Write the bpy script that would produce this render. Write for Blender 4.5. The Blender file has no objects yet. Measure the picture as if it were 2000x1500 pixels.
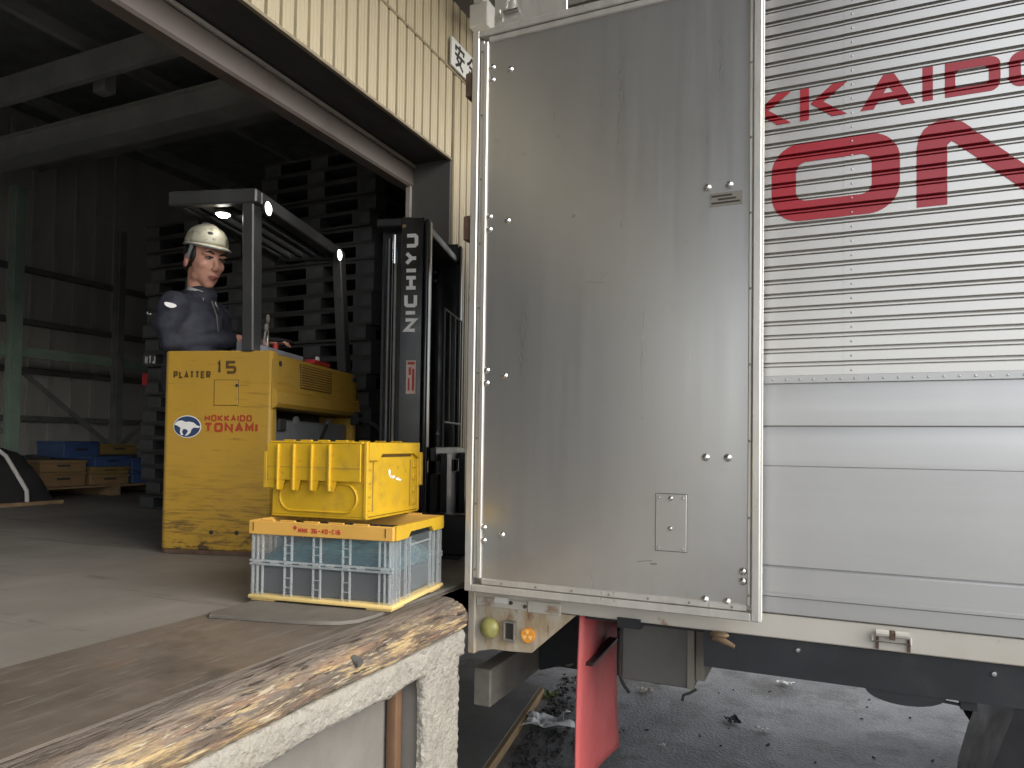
import bpy, bmesh, math, random
from mathutils import Vector, Matrix, noise
random.seed(7)
R = math.radians
PI = math.pi
scene = bpy.context.scene
COL = scene.collection

# ------------------------------------------------------------------ camera
cam = bpy.data.cameras.new('camera')
cam.sensor_width = 36.0
cam.lens = 1393 / 2000 * 36
cam.shift_y = 0.041
cam.clip_start = 0.05
cam.clip_end = 800
camo = bpy.data.objects.new('camera', cam)
COL.objects.link(camo)
_ps, _th, _ro = R(23.965), R(1.465), R(0.80)
_F = Vector((-math.sin(_ps) * math.cos(_th), math.cos(_ps) * math.cos(_th), math.sin(_th)))
_R0 = Vector((math.cos(_ps), math.sin(_ps), 0))
_U0 = _R0.cross(_F)
_Rr = _R0 * math.cos(_ro) + _U0 * math.sin(_ro)
_U = _U0 * math.cos(_ro) - _R0 * math.sin(_ro)
camo.matrix_world = Matrix(((_Rr.x, _U.x, -_F.x, 0), (_Rr.y, _U.y, -_F.y, 0), (_Rr.z, _U.z, -_F.z, 1.55), (0, 0, 0, 1)))
scene.camera = camo

# ------------------------------------------------------------------ daylight
SUN_DIR = Vector((1.0, -0.12, 0.66)).normalized()      # towards the sun
elev = math.asin(SUN_DIR.z)
azim = math.atan2(SUN_DIR.x, SUN_DIR.y)                 # clockwise from +Y
world = bpy.data.worlds.new('World')
scene.world = world
world.use_nodes = True
wn = world.node_tree
sky = wn.nodes.new('ShaderNodeTexSky')
sky.sky_type = 'NISHITA'
sky.sun_disc = False
sky.sun_elevation = elev
sky.sun_rotation = azim
sky.air_density = 1.0
sky.dust_density = 1.2
sky.ozone_density = 1.0
hs = wn.nodes.new('ShaderNodeHueSaturation')            # thin bright cloud: much paler than a clear blue sky
hs.inputs['Saturation'].default_value = 0.26
wn.links.new(sky.outputs[0], hs.inputs['Color'])
wn.links.new(hs.outputs[0], wn.nodes['Background'].inputs[0])
wn.nodes['Background'].inputs[1].default_value = 0.15
sl = bpy.data.lights.new('sun', 'SUN')
sl.energy = 1.1
sl.angle = R(50)
sl.color = (1.0, 0.93, 0.82)
so = bpy.data.objects.new('sun', sl)
COL.objects.link(so)
so.rotation_euler = SUN_DIR.to_track_quat('Z', 'Y').to_euler()
so.location = (20, -15, 20)
scene.view_settings.view_transform = 'Standard'
scene.view_settings.look = 'None'
scene.view_settings.gamma = 1.0
scene.view_settings.exposure = 1.3
scene.view_settings.use_curve_mapping = False


# ------------------------------------------------------------------ materials
def mat(name, col, rough=.6, metal=0.0, var=.12, scale=6.0, stretch=(1, 1, 1), bump=.15, bscale=60.0, bstretch=None,
        layers=(), alpha=1.0, emit=None, spec=.5, rvar=.1, bdist=.004, trans=0.0, coat=0.0):
    m = bpy.data.materials.new(name)
    m.use_nodes = True
    nt = m.node_tree
    p = nt.nodes['Principled BSDF']
    tc = nt.nodes.new('ShaderNodeTexCoord')
    L = nt.links.new

    def nz(sc, st, det=5.0, rough_=.6):
        mp = nt.nodes.new('ShaderNodeMapping')
        mp.inputs['Scale'].default_value = st
        L(tc.outputs['Object'], mp.inputs[0])
        n = nt.nodes.new('ShaderNodeTexNoise')
        n.inputs['Scale'].default_value = sc
        n.inputs['Detail'].default_value = det
        n.inputs['Roughness'].default_value = rough_
        L(mp.outputs[0], n.inputs['Vector'])
        return n.outputs['Fac']

    def ramp(src, lo, hi, c0, c1):
        r = nt.nodes.new('ShaderNodeValToRGB')
        r.color_ramp.elements[0].position = lo
        r.color_ramp.elements[1].position = hi
        r.color_ramp.elements[0].color = c0
        r.color_ramp.elements[1].color = c1
        L(src, r.inputs[0])
        return r.outputs[0]
    base = nz(scale, stretch)
    c0 = tuple(min(1, x * (1 - var)) for x in col) + (1,)
    c1 = tuple(min(1, x * (1 + var)) for x in col) + (1,)
    out = ramp(base, .3, .7, c0, c1)
    rsrc = base
    for (lc, sc, st, lo, hi, amt, *zm) in layers:
        f = ramp(nz(sc, st, 8.0, .65), lo, hi, (0, 0, 0, 1), (amt, amt, amt, 1))
        if zm:                      # wear that sits between two heights of the object
            sx_ = nt.nodes.new('ShaderNodeSeparateXYZ')
            L(tc.outputs['Object'], sx_.inputs[0])
            mr = nt.nodes.new('ShaderNodeMapRange')
            mr.inputs['From Min'].default_value = zm[0][0]
            mr.inputs['From Max'].default_value = zm[0][1]
            L(sx_.outputs['Z'], mr.inputs['Value'])
            mm = nt.nodes.new('ShaderNodeMath')
            mm.operation = 'MULTIPLY'
            L(f, mm.inputs[0])
            L(mr.outputs[0], mm.inputs[1])
            f = mm.outputs[0]
        mx = nt.nodes.new('ShaderNodeMixRGB')
        mx.inputs[2].default_value = tuple(lc) + (1,)
        L(f, mx.inputs[0])
        L(out, mx.inputs[1])
        out = mx.outputs[0]
    L(out, p.inputs['Base Color'])
    if rvar:
        rr = ramp(nz(scale * 1.7, stretch), .3, .7, (max(.02, rough - rvar),) * 3 + (1,), (min(1, rough + rvar),) * 3 + (1,))
        L(rr, p.inputs['Roughness'])
    else:
        p.inputs['Roughness'].default_value = rough
    p.inputs['Metallic'].default_value = metal
    p.inputs['Specular IOR Level'].default_value = spec
    if bump:
        b = nt.nodes.new('ShaderNodeBump')
        b.inputs['Strength'].default_value = bump
        b.inputs['Distance'].default_value = bdist
        L(nz(bscale, bstretch or stretch, 6.0), b.inputs['Height'])
        L(b.outputs[0], p.inputs['Normal'])
    if alpha < 1:
        p.inputs['Alpha'].default_value = alpha
    if trans:
        p.inputs['Transmission Weight'].default_value = trans
    if coat:
        p.inputs['Coat Weight'].default_value = coat
        p.inputs['Coat Roughness'].default_value = .15
    if emit:
        p.inputs['Emission Color'].default_value = tuple(emit[0]) + (1,)
        p.inputs['Emission Strength'].default_value = emit[1]
    return m


M = {}
M['asphalt'] = mat('asphalt', (.165, .167, .175), .55, var=.4, scale=1.6, bump=.8, bscale=55, bdist=.01,
                   layers=[((.07, .066, .06), 1.9, (1, 1, 1), .53, .60, .8), ((.36, .36, .37), 80, (1, 1, 1), .55, .66, .6),
                           ((.09, .085, .08), 6, (1, 1, 1), .52, .62, .7), ((.05, .05, .05), 34, (1, 1, 1), .64, .7, .7)])
M['floor'] = mat('dock_concrete', (.22, .203, .18), .6, var=.22, scale=1.2, bump=.25, bscale=40,
                 layers=[((.17, .155, .135), 1.1, (1, .5, 1), .48, .7, .7), ((.28, .26, .23), 5, (1, .3, 1), .56, .72, .4), ((.09, .08, .07), 2.0, (.22, 3.2, 1), .58, .66, .5),
                         ((.08, .07, .06), 9, (.35, 1.8, 1), .60, .68, .6), ((.40, .39, .36), 60, (1, 1, 1), .68, .72, .5)])
M['apron'] = mat('worn_steel_apron', (.15, .122, .097), .55, metal=.15, var=.3, scale=2.5, bump=.25, bscale=30,
                 layers=[((.22, .20, .175), 5, (6, .7, 1), .52, .7, .7), ((.06, .047, .036), 3, (1, 1, 1), .5, .7, .75), ((.19, .12, .07), 7, (1.5, 1, 1), .58, .7, .5),
                         ((.34, .31, .28), 9, (9, .6, 1), .60, .68, .6)])
M['mat'] = mat('rubber_mat', (.14, .128, .11), .7, var=.2, scale=4, bump=.25, bscale=80,
               layers=[((.07, .06, .05), 5, (1, 1, 1), .52, .7, .6)])
M['timber'] = mat('weathered_timber', (.19, .155, .125), .8, var=.3, scale=7, stretch=(3, .5, 3), bump=1.0, bscale=30,
                  bstretch=(3, .4, 3), bdist=.02,
                  layers=[((.33, .19, .115), 9, (3, .4, 3), .48, .6, .75, (1.0, .97)), ((.50, .35, .17), 5, (2.6, .7, 2.6), .53, .60, .8, (.998, .965)), ((.60, .45, .23), 22, (2.4, .25, 2.4), .52, .57, .85, (1.0, .965)),
                          ((.11, .08, .06), 15, (2.5, .3, 2.5), .52, .60, .85), ((.66, .58, .42), 55, (2, .22, 2), .58, .64, .7, (1.0, .975)), ((.03, .022, .016), 34, (2, .22, 2), .58, .63, .9)])
M['rough_concrete'] = mat('roughcast_concrete', (.40, .375, .325), .9, var=.14, scale=9, bump=1.0, bscale=55, bdist=.02,
                          layers=[((.19, .165, .13), 30, (1, 1, 1), .58, .68, .6), ((.30, .24, .16), 4, (1, 1, 1), .56, .72, .5), ((.50, .48, .44), 45, (1, 1, 1), .60, .68, .5)])
M['panel_concrete'] = mat('panel_concrete', (.20, .188, .168), .85, var=.12, scale=5, bump=.4, bscale=90,
                          layers=[((.14, .13, .11), 3, (1, 1, .4), .55, .75, .5)])
M['pipe_brown'] = mat('brown_pipe', (.16, .09, .05), .45, var=.2)
M['siding'] = mat('cream_siding', (.52, .44, .295), .45, var=.07, scale=2, stretch=(1, 1, .2), bump=.08,
                  layers=[((.40, .33, .21), 9, (2, 2, .12), .56, .8, .4), ((.30, .24, .16), 30, (1, 1, 1), .7, .76, .5)])
M['sidingseam'] = mat('siding_flashing', (.28, .23, .15), .5, var=.2)
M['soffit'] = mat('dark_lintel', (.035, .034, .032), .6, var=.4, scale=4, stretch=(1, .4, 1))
M['rail'] = mat('brown_steel', (.15, .125, .11), .45, var=.15, scale=3, stretch=(1, .2, 1), bump=.05,
                layers=[((.09, .06, .045), 5, (1, .4, 1), .55, .75, .6)])
M['railedge'] = mat('pale_steel_edge', (.42, .38, .34), .5, var=.15)
M['jamb'] = mat('grey_jamb', (.105, .10, .092), .55, var=.15, scale=3, stretch=(1, 1, .2), bump=.05)
M['inwall'] = mat('inner_wall_sheet', (.55, .53, .49), .7, var=.2, scale=1.5, stretch=(1, 1, .3))
M['roofdark'] = mat('roof_sheet', (.28, .29, .29), .8, var=.2)
M['beam'] = mat('grey_roof_beam', (.38, .39, .375), .6, var=.2, scale=3)
M['green'] = mat('green_paint', (.30, .40, .31), .55, var=.2, scale=4, layers=[((.08, .09, .07), 8, (1, 1, 1), .6, .7, .6)])
M['girt'] = mat('inner_girt', (.20, .20, .18), .7, var=.2)
M['canopy'] = mat('canopy_sheet', (.17, .165, .155), .7, var=.2, scale=2)
M['white'] = mat('white_paint', (.74, .73, .69), .5, var=.06, scale=5, bump=.05)
M['black'] = mat('black_paint', (.016, .016, .018), .35, var=.3, scale=5, bump=.08)
M['blackgloss'] = mat('black_gloss', (.010, .011, .013), .18, var=.3, scale=5, bump=.04, coat=.3)
M['guard'] = mat('guard_paint', (.042, .042, .042), .35, var=.3, scale=6, stretch=(1, 1, .4), bump=.05)
M['plastic_black'] = mat('pallet_plastic', (.046, .046, .046), .5, var=.5, scale=2, bump=.1)
M['blockface'] = mat('pallet_block_plastic', (.075, .077, .078), .5, var=.4, scale=6)
M['fork_yellow'] = mat('forklift_yellow', (.46, .272, .035), .42, var=.08, scale=3, bump=.06, bscale=25, coat=.15,
                       layers=[((.20, .11, .02), 3.2, (1.4, 1.4, 16), .59, .66, .55), ((.10, .06, .03), 9, (1, 1, 9), .655, .70, .7),
                               ((.42, .25, .06), 1.5, (1, 1, 2.5), .5, .7, .5),
                               ((.13, .075, .03), 4.5, (1.2, 1.2, 15), .49, .60, .85, (.48, .12)), ((.05, .036, .025), 8, (1, 1, 2.6), .53, .60, .9, (.20, .06)),
                               ((.06, .04, .03), 30, (1, 1, 3), .55, .62, .8, (.13, .03))])
M['fork_lower'] = mat('forklift_yellow_scuffed', (.50, .30, .045), .5, var=.15, scale=4, bump=.1, bscale=25,
                      layers=[((.10, .06, .03), 5, (1.2, 1.2, 14), .52, .62, .75), ((.055, .04, .03), 8, (1, 1, 2.5), .57, .63, .85)])
M['battery'] = mat('battery_grey', (.17, .175, .185), .5, var=.12, scale=5, bump=.1)
M['dash'] = mat('dashboard_grey', (.24, .25, .28), .5, var=.1)
M['red'] = mat('red_paint', (.42, .03, .03), .5, var=.1)
M['darkred'] = mat('dark_red_print', (.38, .045, .018), .5, var=.1, bump=0)
M['brownprint'] = mat('dark_brown_print', (.10, .055, .012), .5, var=.2, bump=0)
M['greyprint'] = mat('faded_print', (.40, .27, .05), .5, var=.1, bump=0)
M['navy'] = mat('navy_print', (.03, .05, .12), .5, var=.2, bump=0)
M['silver'] = mat('silver_print', (.78, .77, .74), .5, var=.05, bump=0)
M['pinklabel'] = mat('pink_label', (.62, .45, .40), .5, var=.1, bump=0)
M['darkprint'] = mat('dark_print', (.03, .028, .025), .6, var=.1, bump=0)
M['chrome'] = mat('chrome', (.7, .7, .7), .15, metal=1, var=.05, bump=0)
M['lamp'] = mat('lamp_lens', (.9, .9, .85), .3, var=.02, bump=0, emit=((1, .97, .9), 2.2))
M['lampbright'] = mat('work_lamp_lens', (.9, .9, .85), .3, var=.02, bump=0, emit=((1, .97, .88), 9.0))
M['rubber'] = mat('rubber', (.02, .02, .02), .8, var=.3)
M['crate_yellow'] = mat('yellow_crate_plastic', (.58, .355, .016), .42, var=.08, scale=8, bump=.12, bscale=50,
                        layers=[((.42, .25, .03), 10, (1, 1, 1), .5, .72, .6), ((.22, .14, .03), 40, (1, 1, 1), .62, .70, .6), ((.30, .19, .04), 5, (1, 1, 1), .58, .75, .5)])
M['crate_orange'] = mat('orange_crate_plastic', (.66, .37, .08), .45, var=.07, scale=8, bump=.1,
                        layers=[((.45, .25, .07), 20, (1, 1, 1), .62, .75, .4)])
M['crate_cream'] = mat('cream_crate_plastic', (.76, .56, .22), .5, var=.07, scale=8, bump=.1,
                       layers=[((.4, .28, .12), 22, (1, 1, 1), .6, .75, .5)])
M['clear'] = mat('clear_plastic', (.36, .42, .45), .2, var=.08, scale=8, bump=.08, bscale=20, alpha=.10)
M['clear_rib'] = mat('clear_plastic_rib', (.52, .55, .56), .3, var=.10, scale=8, bump=.0, alpha=.38)
M['teal'] = mat('teal_film', (.04, .105, .13), .3, var=.5, scale=9, stretch=(.5, 1, 2), bump=.8, bscale=16, bdist=.02,
                layers=[((.30, .42, .45), 11, (.4, 1, 2), .57, .7, .6)])
M['greybox'] = mat('grey_carton', (.055, .053, .055), .7, var=.15, scale=6, bump=.2)
M['alu'] = mat('aluminium_sheet', (.555, .558, .555), .30, metal=.85, var=.02, scale=3, stretch=(5, 5, .25), bump=.06, bscale=2.2,
               bstretch=(1.2, 1, .8), rvar=.03, bdist=.003,
               layers=[((.51, .505, .495), 4, (7, 7, .2), .5, .75, .2), ((.46, .44, .40), 1.3, (1, 1, .8), .5, .75, .5), ((.40, .37, .32), 2.5, (1, 1, 1), .45, .7, .5, (1.32, 1.05)),
                       ((.36, .34, .30), 9, (1.2, 1, 2), .66, .74, .35), ((.68, .675, .66), 30, (5, 5, .5), .68, .74, .25)])
M['alu_frame'] = mat('aluminium_frame', (.62, .60, .56), .36, metal=.6, var=.08, scale=9, stretch=(3, 3, .5), bump=.06,
                     layers=[((.36, .31, .25), 8, (1, 1, 1), .6, .75, .4)])
M['alu_corr'] = mat('corrugated_aluminium', (.62, .60, .565), .36, metal=.9, var=.04, scale=1.5, stretch=(.3, 1, 1), bump=.02,
                    rvar=.05, layers=[((.60, .57, .52), 3, (.25, 1, 6), .55, .75, .35)])
M['alu_board'] = mat('aluminium_board', (.51, .505, .495), .42, metal=.78, var=.03, scale=3, stretch=(.12, 1, 5), bump=.03, bscale=30,
                     bstretch=(.1, 1, 6), rvar=.05,
                     layers=[((.60, .59, .57), 2.2, (1, 1, 1), .5, .75, .4), ((.56, .55, .53), 16, (.06, 1, 5), .58, .75, .4)])
M['sill'] = mat('painted_sill', (.52, .49, .435), .5, var=.06, scale=3, bump=.08,
                layers=[((.28, .16, .08), 9, (.9, 1, 1.0), .60, .70, .8), ((.46, .40, .31), 2, (1, 1, 1), .52, .7, .6)])
M['skirt'] = mat('rusty_skirt', (.48, .44, .37), .55, var=.08, scale=4, bump=.15,
                 layers=[((.34, .24, .12), 5, (2, 1, .6), .46, .62, .8), ((.20, .09, .035), 11, (1.5, 1, .7), .55, .64, .9)])
M['chassis'] = mat('chassis_black', (.019, .021, .025), .55, var=.25, scale=5, bump=.1,
                   layers=[((.05, .047, .044), 4, (1, 1, 1), .58, .75, .5)])
M['beamgrey'] = mat('bumper_grey', (.20, .185, .155), .6, var=.15, scale=4, bump=.15,
                    layers=[((.10, .09, .075), 6, (1, .4, 1), .52, .68, .6)])
M['toolbox'] = mat('toolbox_grey', (.10, .099, .092), .5, var=.12, scale=4, bump=.08,
                   layers=[((.08, .075, .065), 5, (1, 1, .6), .55, .7, .6)])
M['flap'] = mat('red_rubber_flap', (.52, .10, .10), .55, var=.1, scale=3, bump=.1,
                layers=[((.35, .20, .16), 3, (1, 1, .8), .56, .75, .5), ((.50, .20, .19), 1.5, (1, 1, 1), .5, .75, .5)])
M['truckred'] = mat('red_lettering', (.36, .024, .036), .38, var=.06, scale=3, bump=.03, coat=.2)
M['lamp_yellow'] = mat('amber_lens_dirty', (.36, .33, .11), .4, var=.3, scale=30, coat=.2)
M['orange'] = mat('orange_reflector', (.85, .32, .02), .25, var=.1, coat=.5, emit=None)
M['paleorange'] = mat('pale_orange_reflector', (.9, .62, .25), .25, var=.1, coat=.5)
M['rust'] = mat('rusty_metal', (.10, .06, .04), .75, var=.4, scale=14, bump=.4)
M['bronze'] = mat('bronze_hook', (.20, .14, .085), .5, metal=.4, var=.3, scale=10, bump=.3)
M['bolt'] = mat('pale_bolt', (.6, .6, .59), .22, metal=1, var=.1)
M['skin'] = mat('skin', (.54, .275, .195), .5, var=.06, scale=12, bump=.08, layers=[((.58, .24, .18), 9, (1, 1, 1), .52, .7, .5)])
M['ear'] = mat('ear_skin', (.58, .22, .19), .5, var=.06, bump=.05)
M['lip'] = mat('lip', (.36, .13, .10), .5, var=.06, bump=0)
M['hair'] = mat('hair', (.012, .010, .010), .5, var=.3, scale=30, stretch=(1, 1, .3), bump=.5)
M['eye'] = mat('eye_white', (.24, .19, .17), .3, var=.02, bump=0)
M['jacket'] = mat('navy_jacket', (.021, .023, .036), .75, var=.15, scale=9, bump=.35, bscale=28, bdist=.01)
M['trousers'] = mat('navy_trousers', (.028, .030, .042), .8, var=.2)
M['collar'] = mat('grey_collar', (.40, .39, .38), .7, var=.1)
M['helmet'] = mat('dirty_helmet', (.54, .51, .40), .45, var=.1, scale=9, bump=.1, bscale=24,
                  layers=[((.30, .27, .18), 13, (1, 1, 1), .52, .62, .8), ((.12, .11, .08), 26, (1, 1, 1), .60, .66, .85)])
M['strap'] = mat('helmet_strap', (.16, .19, .19), .6, var=.1)
M['cover'] = mat('black_cover', (.018, .017, .017), .6, var=.25, scale=4, bump=.25, bscale=9, bdist=.02)
M['pipe_white'] = mat('white_pipe', (.6, .57, .54), .5, var=.1)
M['wood'] = mat('pallet_wood', (.26, .17, .09), .7, var=.25, scale=8)
M['boxorange'] = mat('tan_crate', (.24, .15, .07), .6, var=.2)
M['boxblue'] = mat('blue_crate', (.045, .085, .20), .5, var=.15)
M['boxyellow'] = mat('ochre_crate', (.22, .15, .05), .6, var=.15)
M['boxdark'] = mat('dark_crate', (.05, .05, .06), .6, var=.2)
M['plank'] = mat('loading_board', (.17, .165, .155), .7, var=.2, scale=4, bump=.2)
M['boardedge'] = mat('board_edge_wood', (.24, .16, .08), .8, var=.2)
M['dirt'] = mat('black_dirt', (.045, .042, .038), .95, var=.4)
M['paper'] = mat('white_litter', (.6, .6, .6), .6, var=.1)
M['leaf'] = mat('weed_leaf', (.10, .13, .03), .6, var=.3)


# ------------------------------------------------------------------ mesh helpers
class MB:
    def __init__(s):
        s.bm = bmesh.new()

    def poly(s, pts):
        return s.bm.faces.new([s.bm.verts.new(p) for p in pts])

    def box(s, x0, x1, y0, y1, z0, z1, bev=0.0, mx=None, seg=1):
        r = bmesh.ops.create_cube(s.bm, size=1.0)
        vs = r['verts']
        for v in vs:
            v.co = Vector(((x0 + x1) / 2 + v.co.x * (x1 - x0), (y0 + y1) / 2 + v.co.y * (y1 - y0), (z0 + z1) / 2 + v.co.z * (z1 - z0)))
        if bev:
            es = list({e for v in vs for e in v.link_edges})
            r = bmesh.ops.bevel(s.bm, geom=es, offset=bev, segments=seg, affect='EDGES', profile=.5)
            vs = list({v for f in r['faces'] for v in f.verts} | {v for v in vs if v.is_valid})
        if mx:
            for v in vs:
                v.co = mx @ v.co
        return s

    def obox(s, c, size, rot=None, bev=0.0):
        mx = Matrix.Translation(Vector(c))
        if rot is not None:
            mx = mx @ rot.to_4x4()
        a, b, d = size
        return s.box(-a / 2, a / 2, -b / 2, b / 2, -d / 2, d / 2, bev, mx)

    def bar(s, p0, p1, w, h, bev=0.0, up=(0, 0, 1)):
        p0, p1 = Vector(p0), Vector(p1)
        d = p1 - p0
        x = d.normalized()
        up = Vector(up)
        if abs(x.dot(up)) > .98:
            up = Vector((0, 1, 0))
        y = up.cross(x).normalized()
        z = x.cross(y)
        rot = Matrix((x, y, z)).transposed()
        return s.obox((p0 + p1) / 2, (d.length, w, h), rot, bev)

    def tube(s, pts, r, n=8, cap=True):
        pts = [Vector(p) for p in pts]
        rs = r if isinstance(r, (list, tuple)) else [r] * len(pts)
        rings = []
        t0 = (pts[1] - pts[0]).normalized()
        a = Vector((0, 0, 1)) if abs(t0.z) < .9 else Vector((1, 0, 0))
        for i, p in enumerate(pts):
            if i == 0:
                t = pts[1] - pts[0]
            elif i == len(pts) - 1:
                t = pts[-1] - pts[-2]
            else:
                t = (pts[i + 1] - pts[i]).normalized() + (pts[i] - pts[i - 1]).normalized()
            t.normalize()
            x = a.cross(t)
            if x.length < 1e-4:
                x = Vector((1, 0, 0)).cross(t)
            x.normalize()
            y = t.cross(x)
            a = y
            rings.append([s.bm.verts.new(p + (x * math.cos(2 * PI * k / n) + y * math.sin(2 * PI * k / n)) * rs[i]) for k in range(n)])
        for i in range(len(rings) - 1):
            for k in range(n):
                s.bm.faces.new((rings[i][k], rings[i][(k + 1) % n], rings[i + 1][(k + 1) % n], rings[i + 1][k]))
        if cap:
            s.bm.faces.new(rings[0][::-1])
            s.bm.faces.new(rings[-1])
        return s

    def cyl(s, p0, p1, r0, r1=None, n=14):
        return s.tube([p0, p1], [r0, r0 if r1 is None else r1], n)

    def prism(s, pts, ext):
        """extrude the polygon pts (3d points) along vector ext"""
        ext = Vector(ext)
        a = [s.bm.verts.new(p) for p in pts]
        b = [s.bm.verts.new(Vector(p) + ext) for p in pts]
        n = len(a)
        s.bm.faces.new(a[::-1])
        s.bm.faces.new(b)
        for i in range(n):
            s.bm.faces.new((a[i], a[(i + 1) % n], b[(i + 1) % n], b[i]))
        return s

    def lathe(s, prof, n=20, mx=None):
        mx = mx or Matrix.Identity(4)
        rings = []
        for (r, z) in prof:
            if r < 1e-6:
                rings.append([s.bm.verts.new(mx @ Vector((0, 0, z)))])
            else:
                rings.append([s.bm.verts.new(mx @ Vector((r * math.cos(2 * PI * k / n), r * math.sin(2 * PI * k / n), z))) for k in range(n)])
        for i in range(len(rings) - 1):
            A, B = rings[i], rings[i + 1]
            for k in range(n):
                q = [A[k % len(A)], A[(k + 1) % len(A)], B[(k + 1) % len(B)], B[k % len(B)]]
                u = []
                for v in q:
                    if v not in u:
                        u.append(v)
                if len(u) > 2:
                    s.bm.faces.new(u)
        return s

    def ell(s, c, rad, rot=None, n=16):
        mx = Matrix.Translation(Vector(c))
        if rot is not None:
            mx = mx @ rot.to_4x4()
        mx = mx @ Matrix.Diagonal((rad[0], rad[1], rad[2], 1))
        bmesh.ops.create_uvsphere(s.bm, u_segments=n, v_segments=max(6, n // 2), radius=1.0, matrix=mx)
        return s

    def capsule(s, p0, p1, r0, r1, n=14):
        p0, p1 = Vector(p0), Vector(p1)
        s.ell(p0, (r0,) * 3, n=n)
        s.ell(p1, (r1,) * 3, n=n)
        return s.tube([p0, p1], [r0, r1], n)

    def grid(s, fn, nu, nv, closed_u=False):
        V = [[s.bm.verts.new(fn(i / nu, j / nv)) for j in range(nv + 1)] for i in range(nu + (0 if closed_u else 1))]
        nn = len(V)
        for i in range(nu):
            for j in range(nv):
                s.bm.faces.new((V[i][j], V[(i + 1) % nn][j], V[(i + 1) % nn][j + 1], V[i][j + 1]))
        return s

    def build(s, name, m, parent=None, world=False, kind=None, label=None, smooth=True, angle=35, recalc=True):
        me = bpy.data.meshes.new(name)
        if recalc:
            bmesh.ops.recalc_face_normals(s.bm, faces=s.bm.faces)
        if world and parent is not None:
            off = ORG.get(parent.name, Vector((0, 0, 0)))
            for v in s.bm.verts:
                v.co -= off
        s.bm.to_mesh(me)
        s.bm.free()
        if smooth:
            me.polygons.foreach_set('use_smooth', [True] * len(me.polygons))
            me.set_sharp_from_angle(angle=R(angle))
        me.materials.append(M[m] if isinstance(m, str) else m)
        o = bpy.data.objects.new(name, me)
        COL.objects.link(o)
        if parent is not None:
            o.parent = parent
            ORG[o.name] = ORG.get(parent.name, Vector((0, 0, 0)))
        if kind:
            o['kind'] = kind
        if label:
            o['label'] = label
        return o


ORG = {}


def tag(o, label, cat, group=None):
    o['label'] = label
    o['category'] = cat
    if group:
        o['group'] = group
    return o


def thing(name, label, cat, loc=(0, 0, 0), rotz=0.0, group=None):
    o = bpy.data.objects.new(name, None)
    COL.objects.link(o)
    o.empty_display_size = .2
    o.location = loc
    o.rotation_euler = (0, 0, rotz)
    ORG[o.name] = Vector(loc)
    return tag(o, label, cat, group)


def dup_mesh(src, parent, loc=(0, 0, 0), rotz=None, label=None):
    c = src.copy()
    COL.objects.link(c)
    c.parent = parent
    c.location = loc
    if rotz is not None:
        c.rotation_euler = (0, 0, rotz)
    ORG[c.name] = ORG.get(parent.name, Vector((0, 0, 0))) if parent else Vector((0, 0, 0))
    if label:
        c['label'] = label
    return c


def dup_tree(root, loc, rotz, label, group=None):
    r = root.copy()
    COL.objects.link(r)
    r.location = loc
    r.rotation_euler = (0, 0, rotz)
    r['label'] = label
    if group:
        r['group'] = group
    for ch in list(root.children):
        c = ch.copy()
        COL.objects.link(c)
        c.parent = r
        for g in ch.children:
            d = g.copy()
            COL.objects.link(d)
            d.parent = c
    return r


def fused(mb, name, m, parent, voxel=.008, smooth=4, label=None):
    """one continuous skin from overlapping shapes"""
    o = mb.build(name, m, None)
    md = o.modifiers.new('r', 'REMESH')
    md.mode = 'VOXEL'
    md.voxel_size = voxel
    sm = o.modifiers.new('s', 'SMOOTH')
    sm.iterations = smooth
    dg = bpy.context.evaluated_depsgraph_get()
    me = bpy.data.meshes.new_from_object(o.evaluated_get(dg))
    me.name = name
    old = o.data
    o.modifiers.clear()
    o.data = me
    bpy.data.meshes.remove(old)
    me.polygons.foreach_set('use_smooth', [True] * len(me.polygons))
    if not me.materials:
        me.materials.append(M[m])
    if parent:
        o.parent = parent
    if label:
        o['label'] = label
    return o


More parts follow.
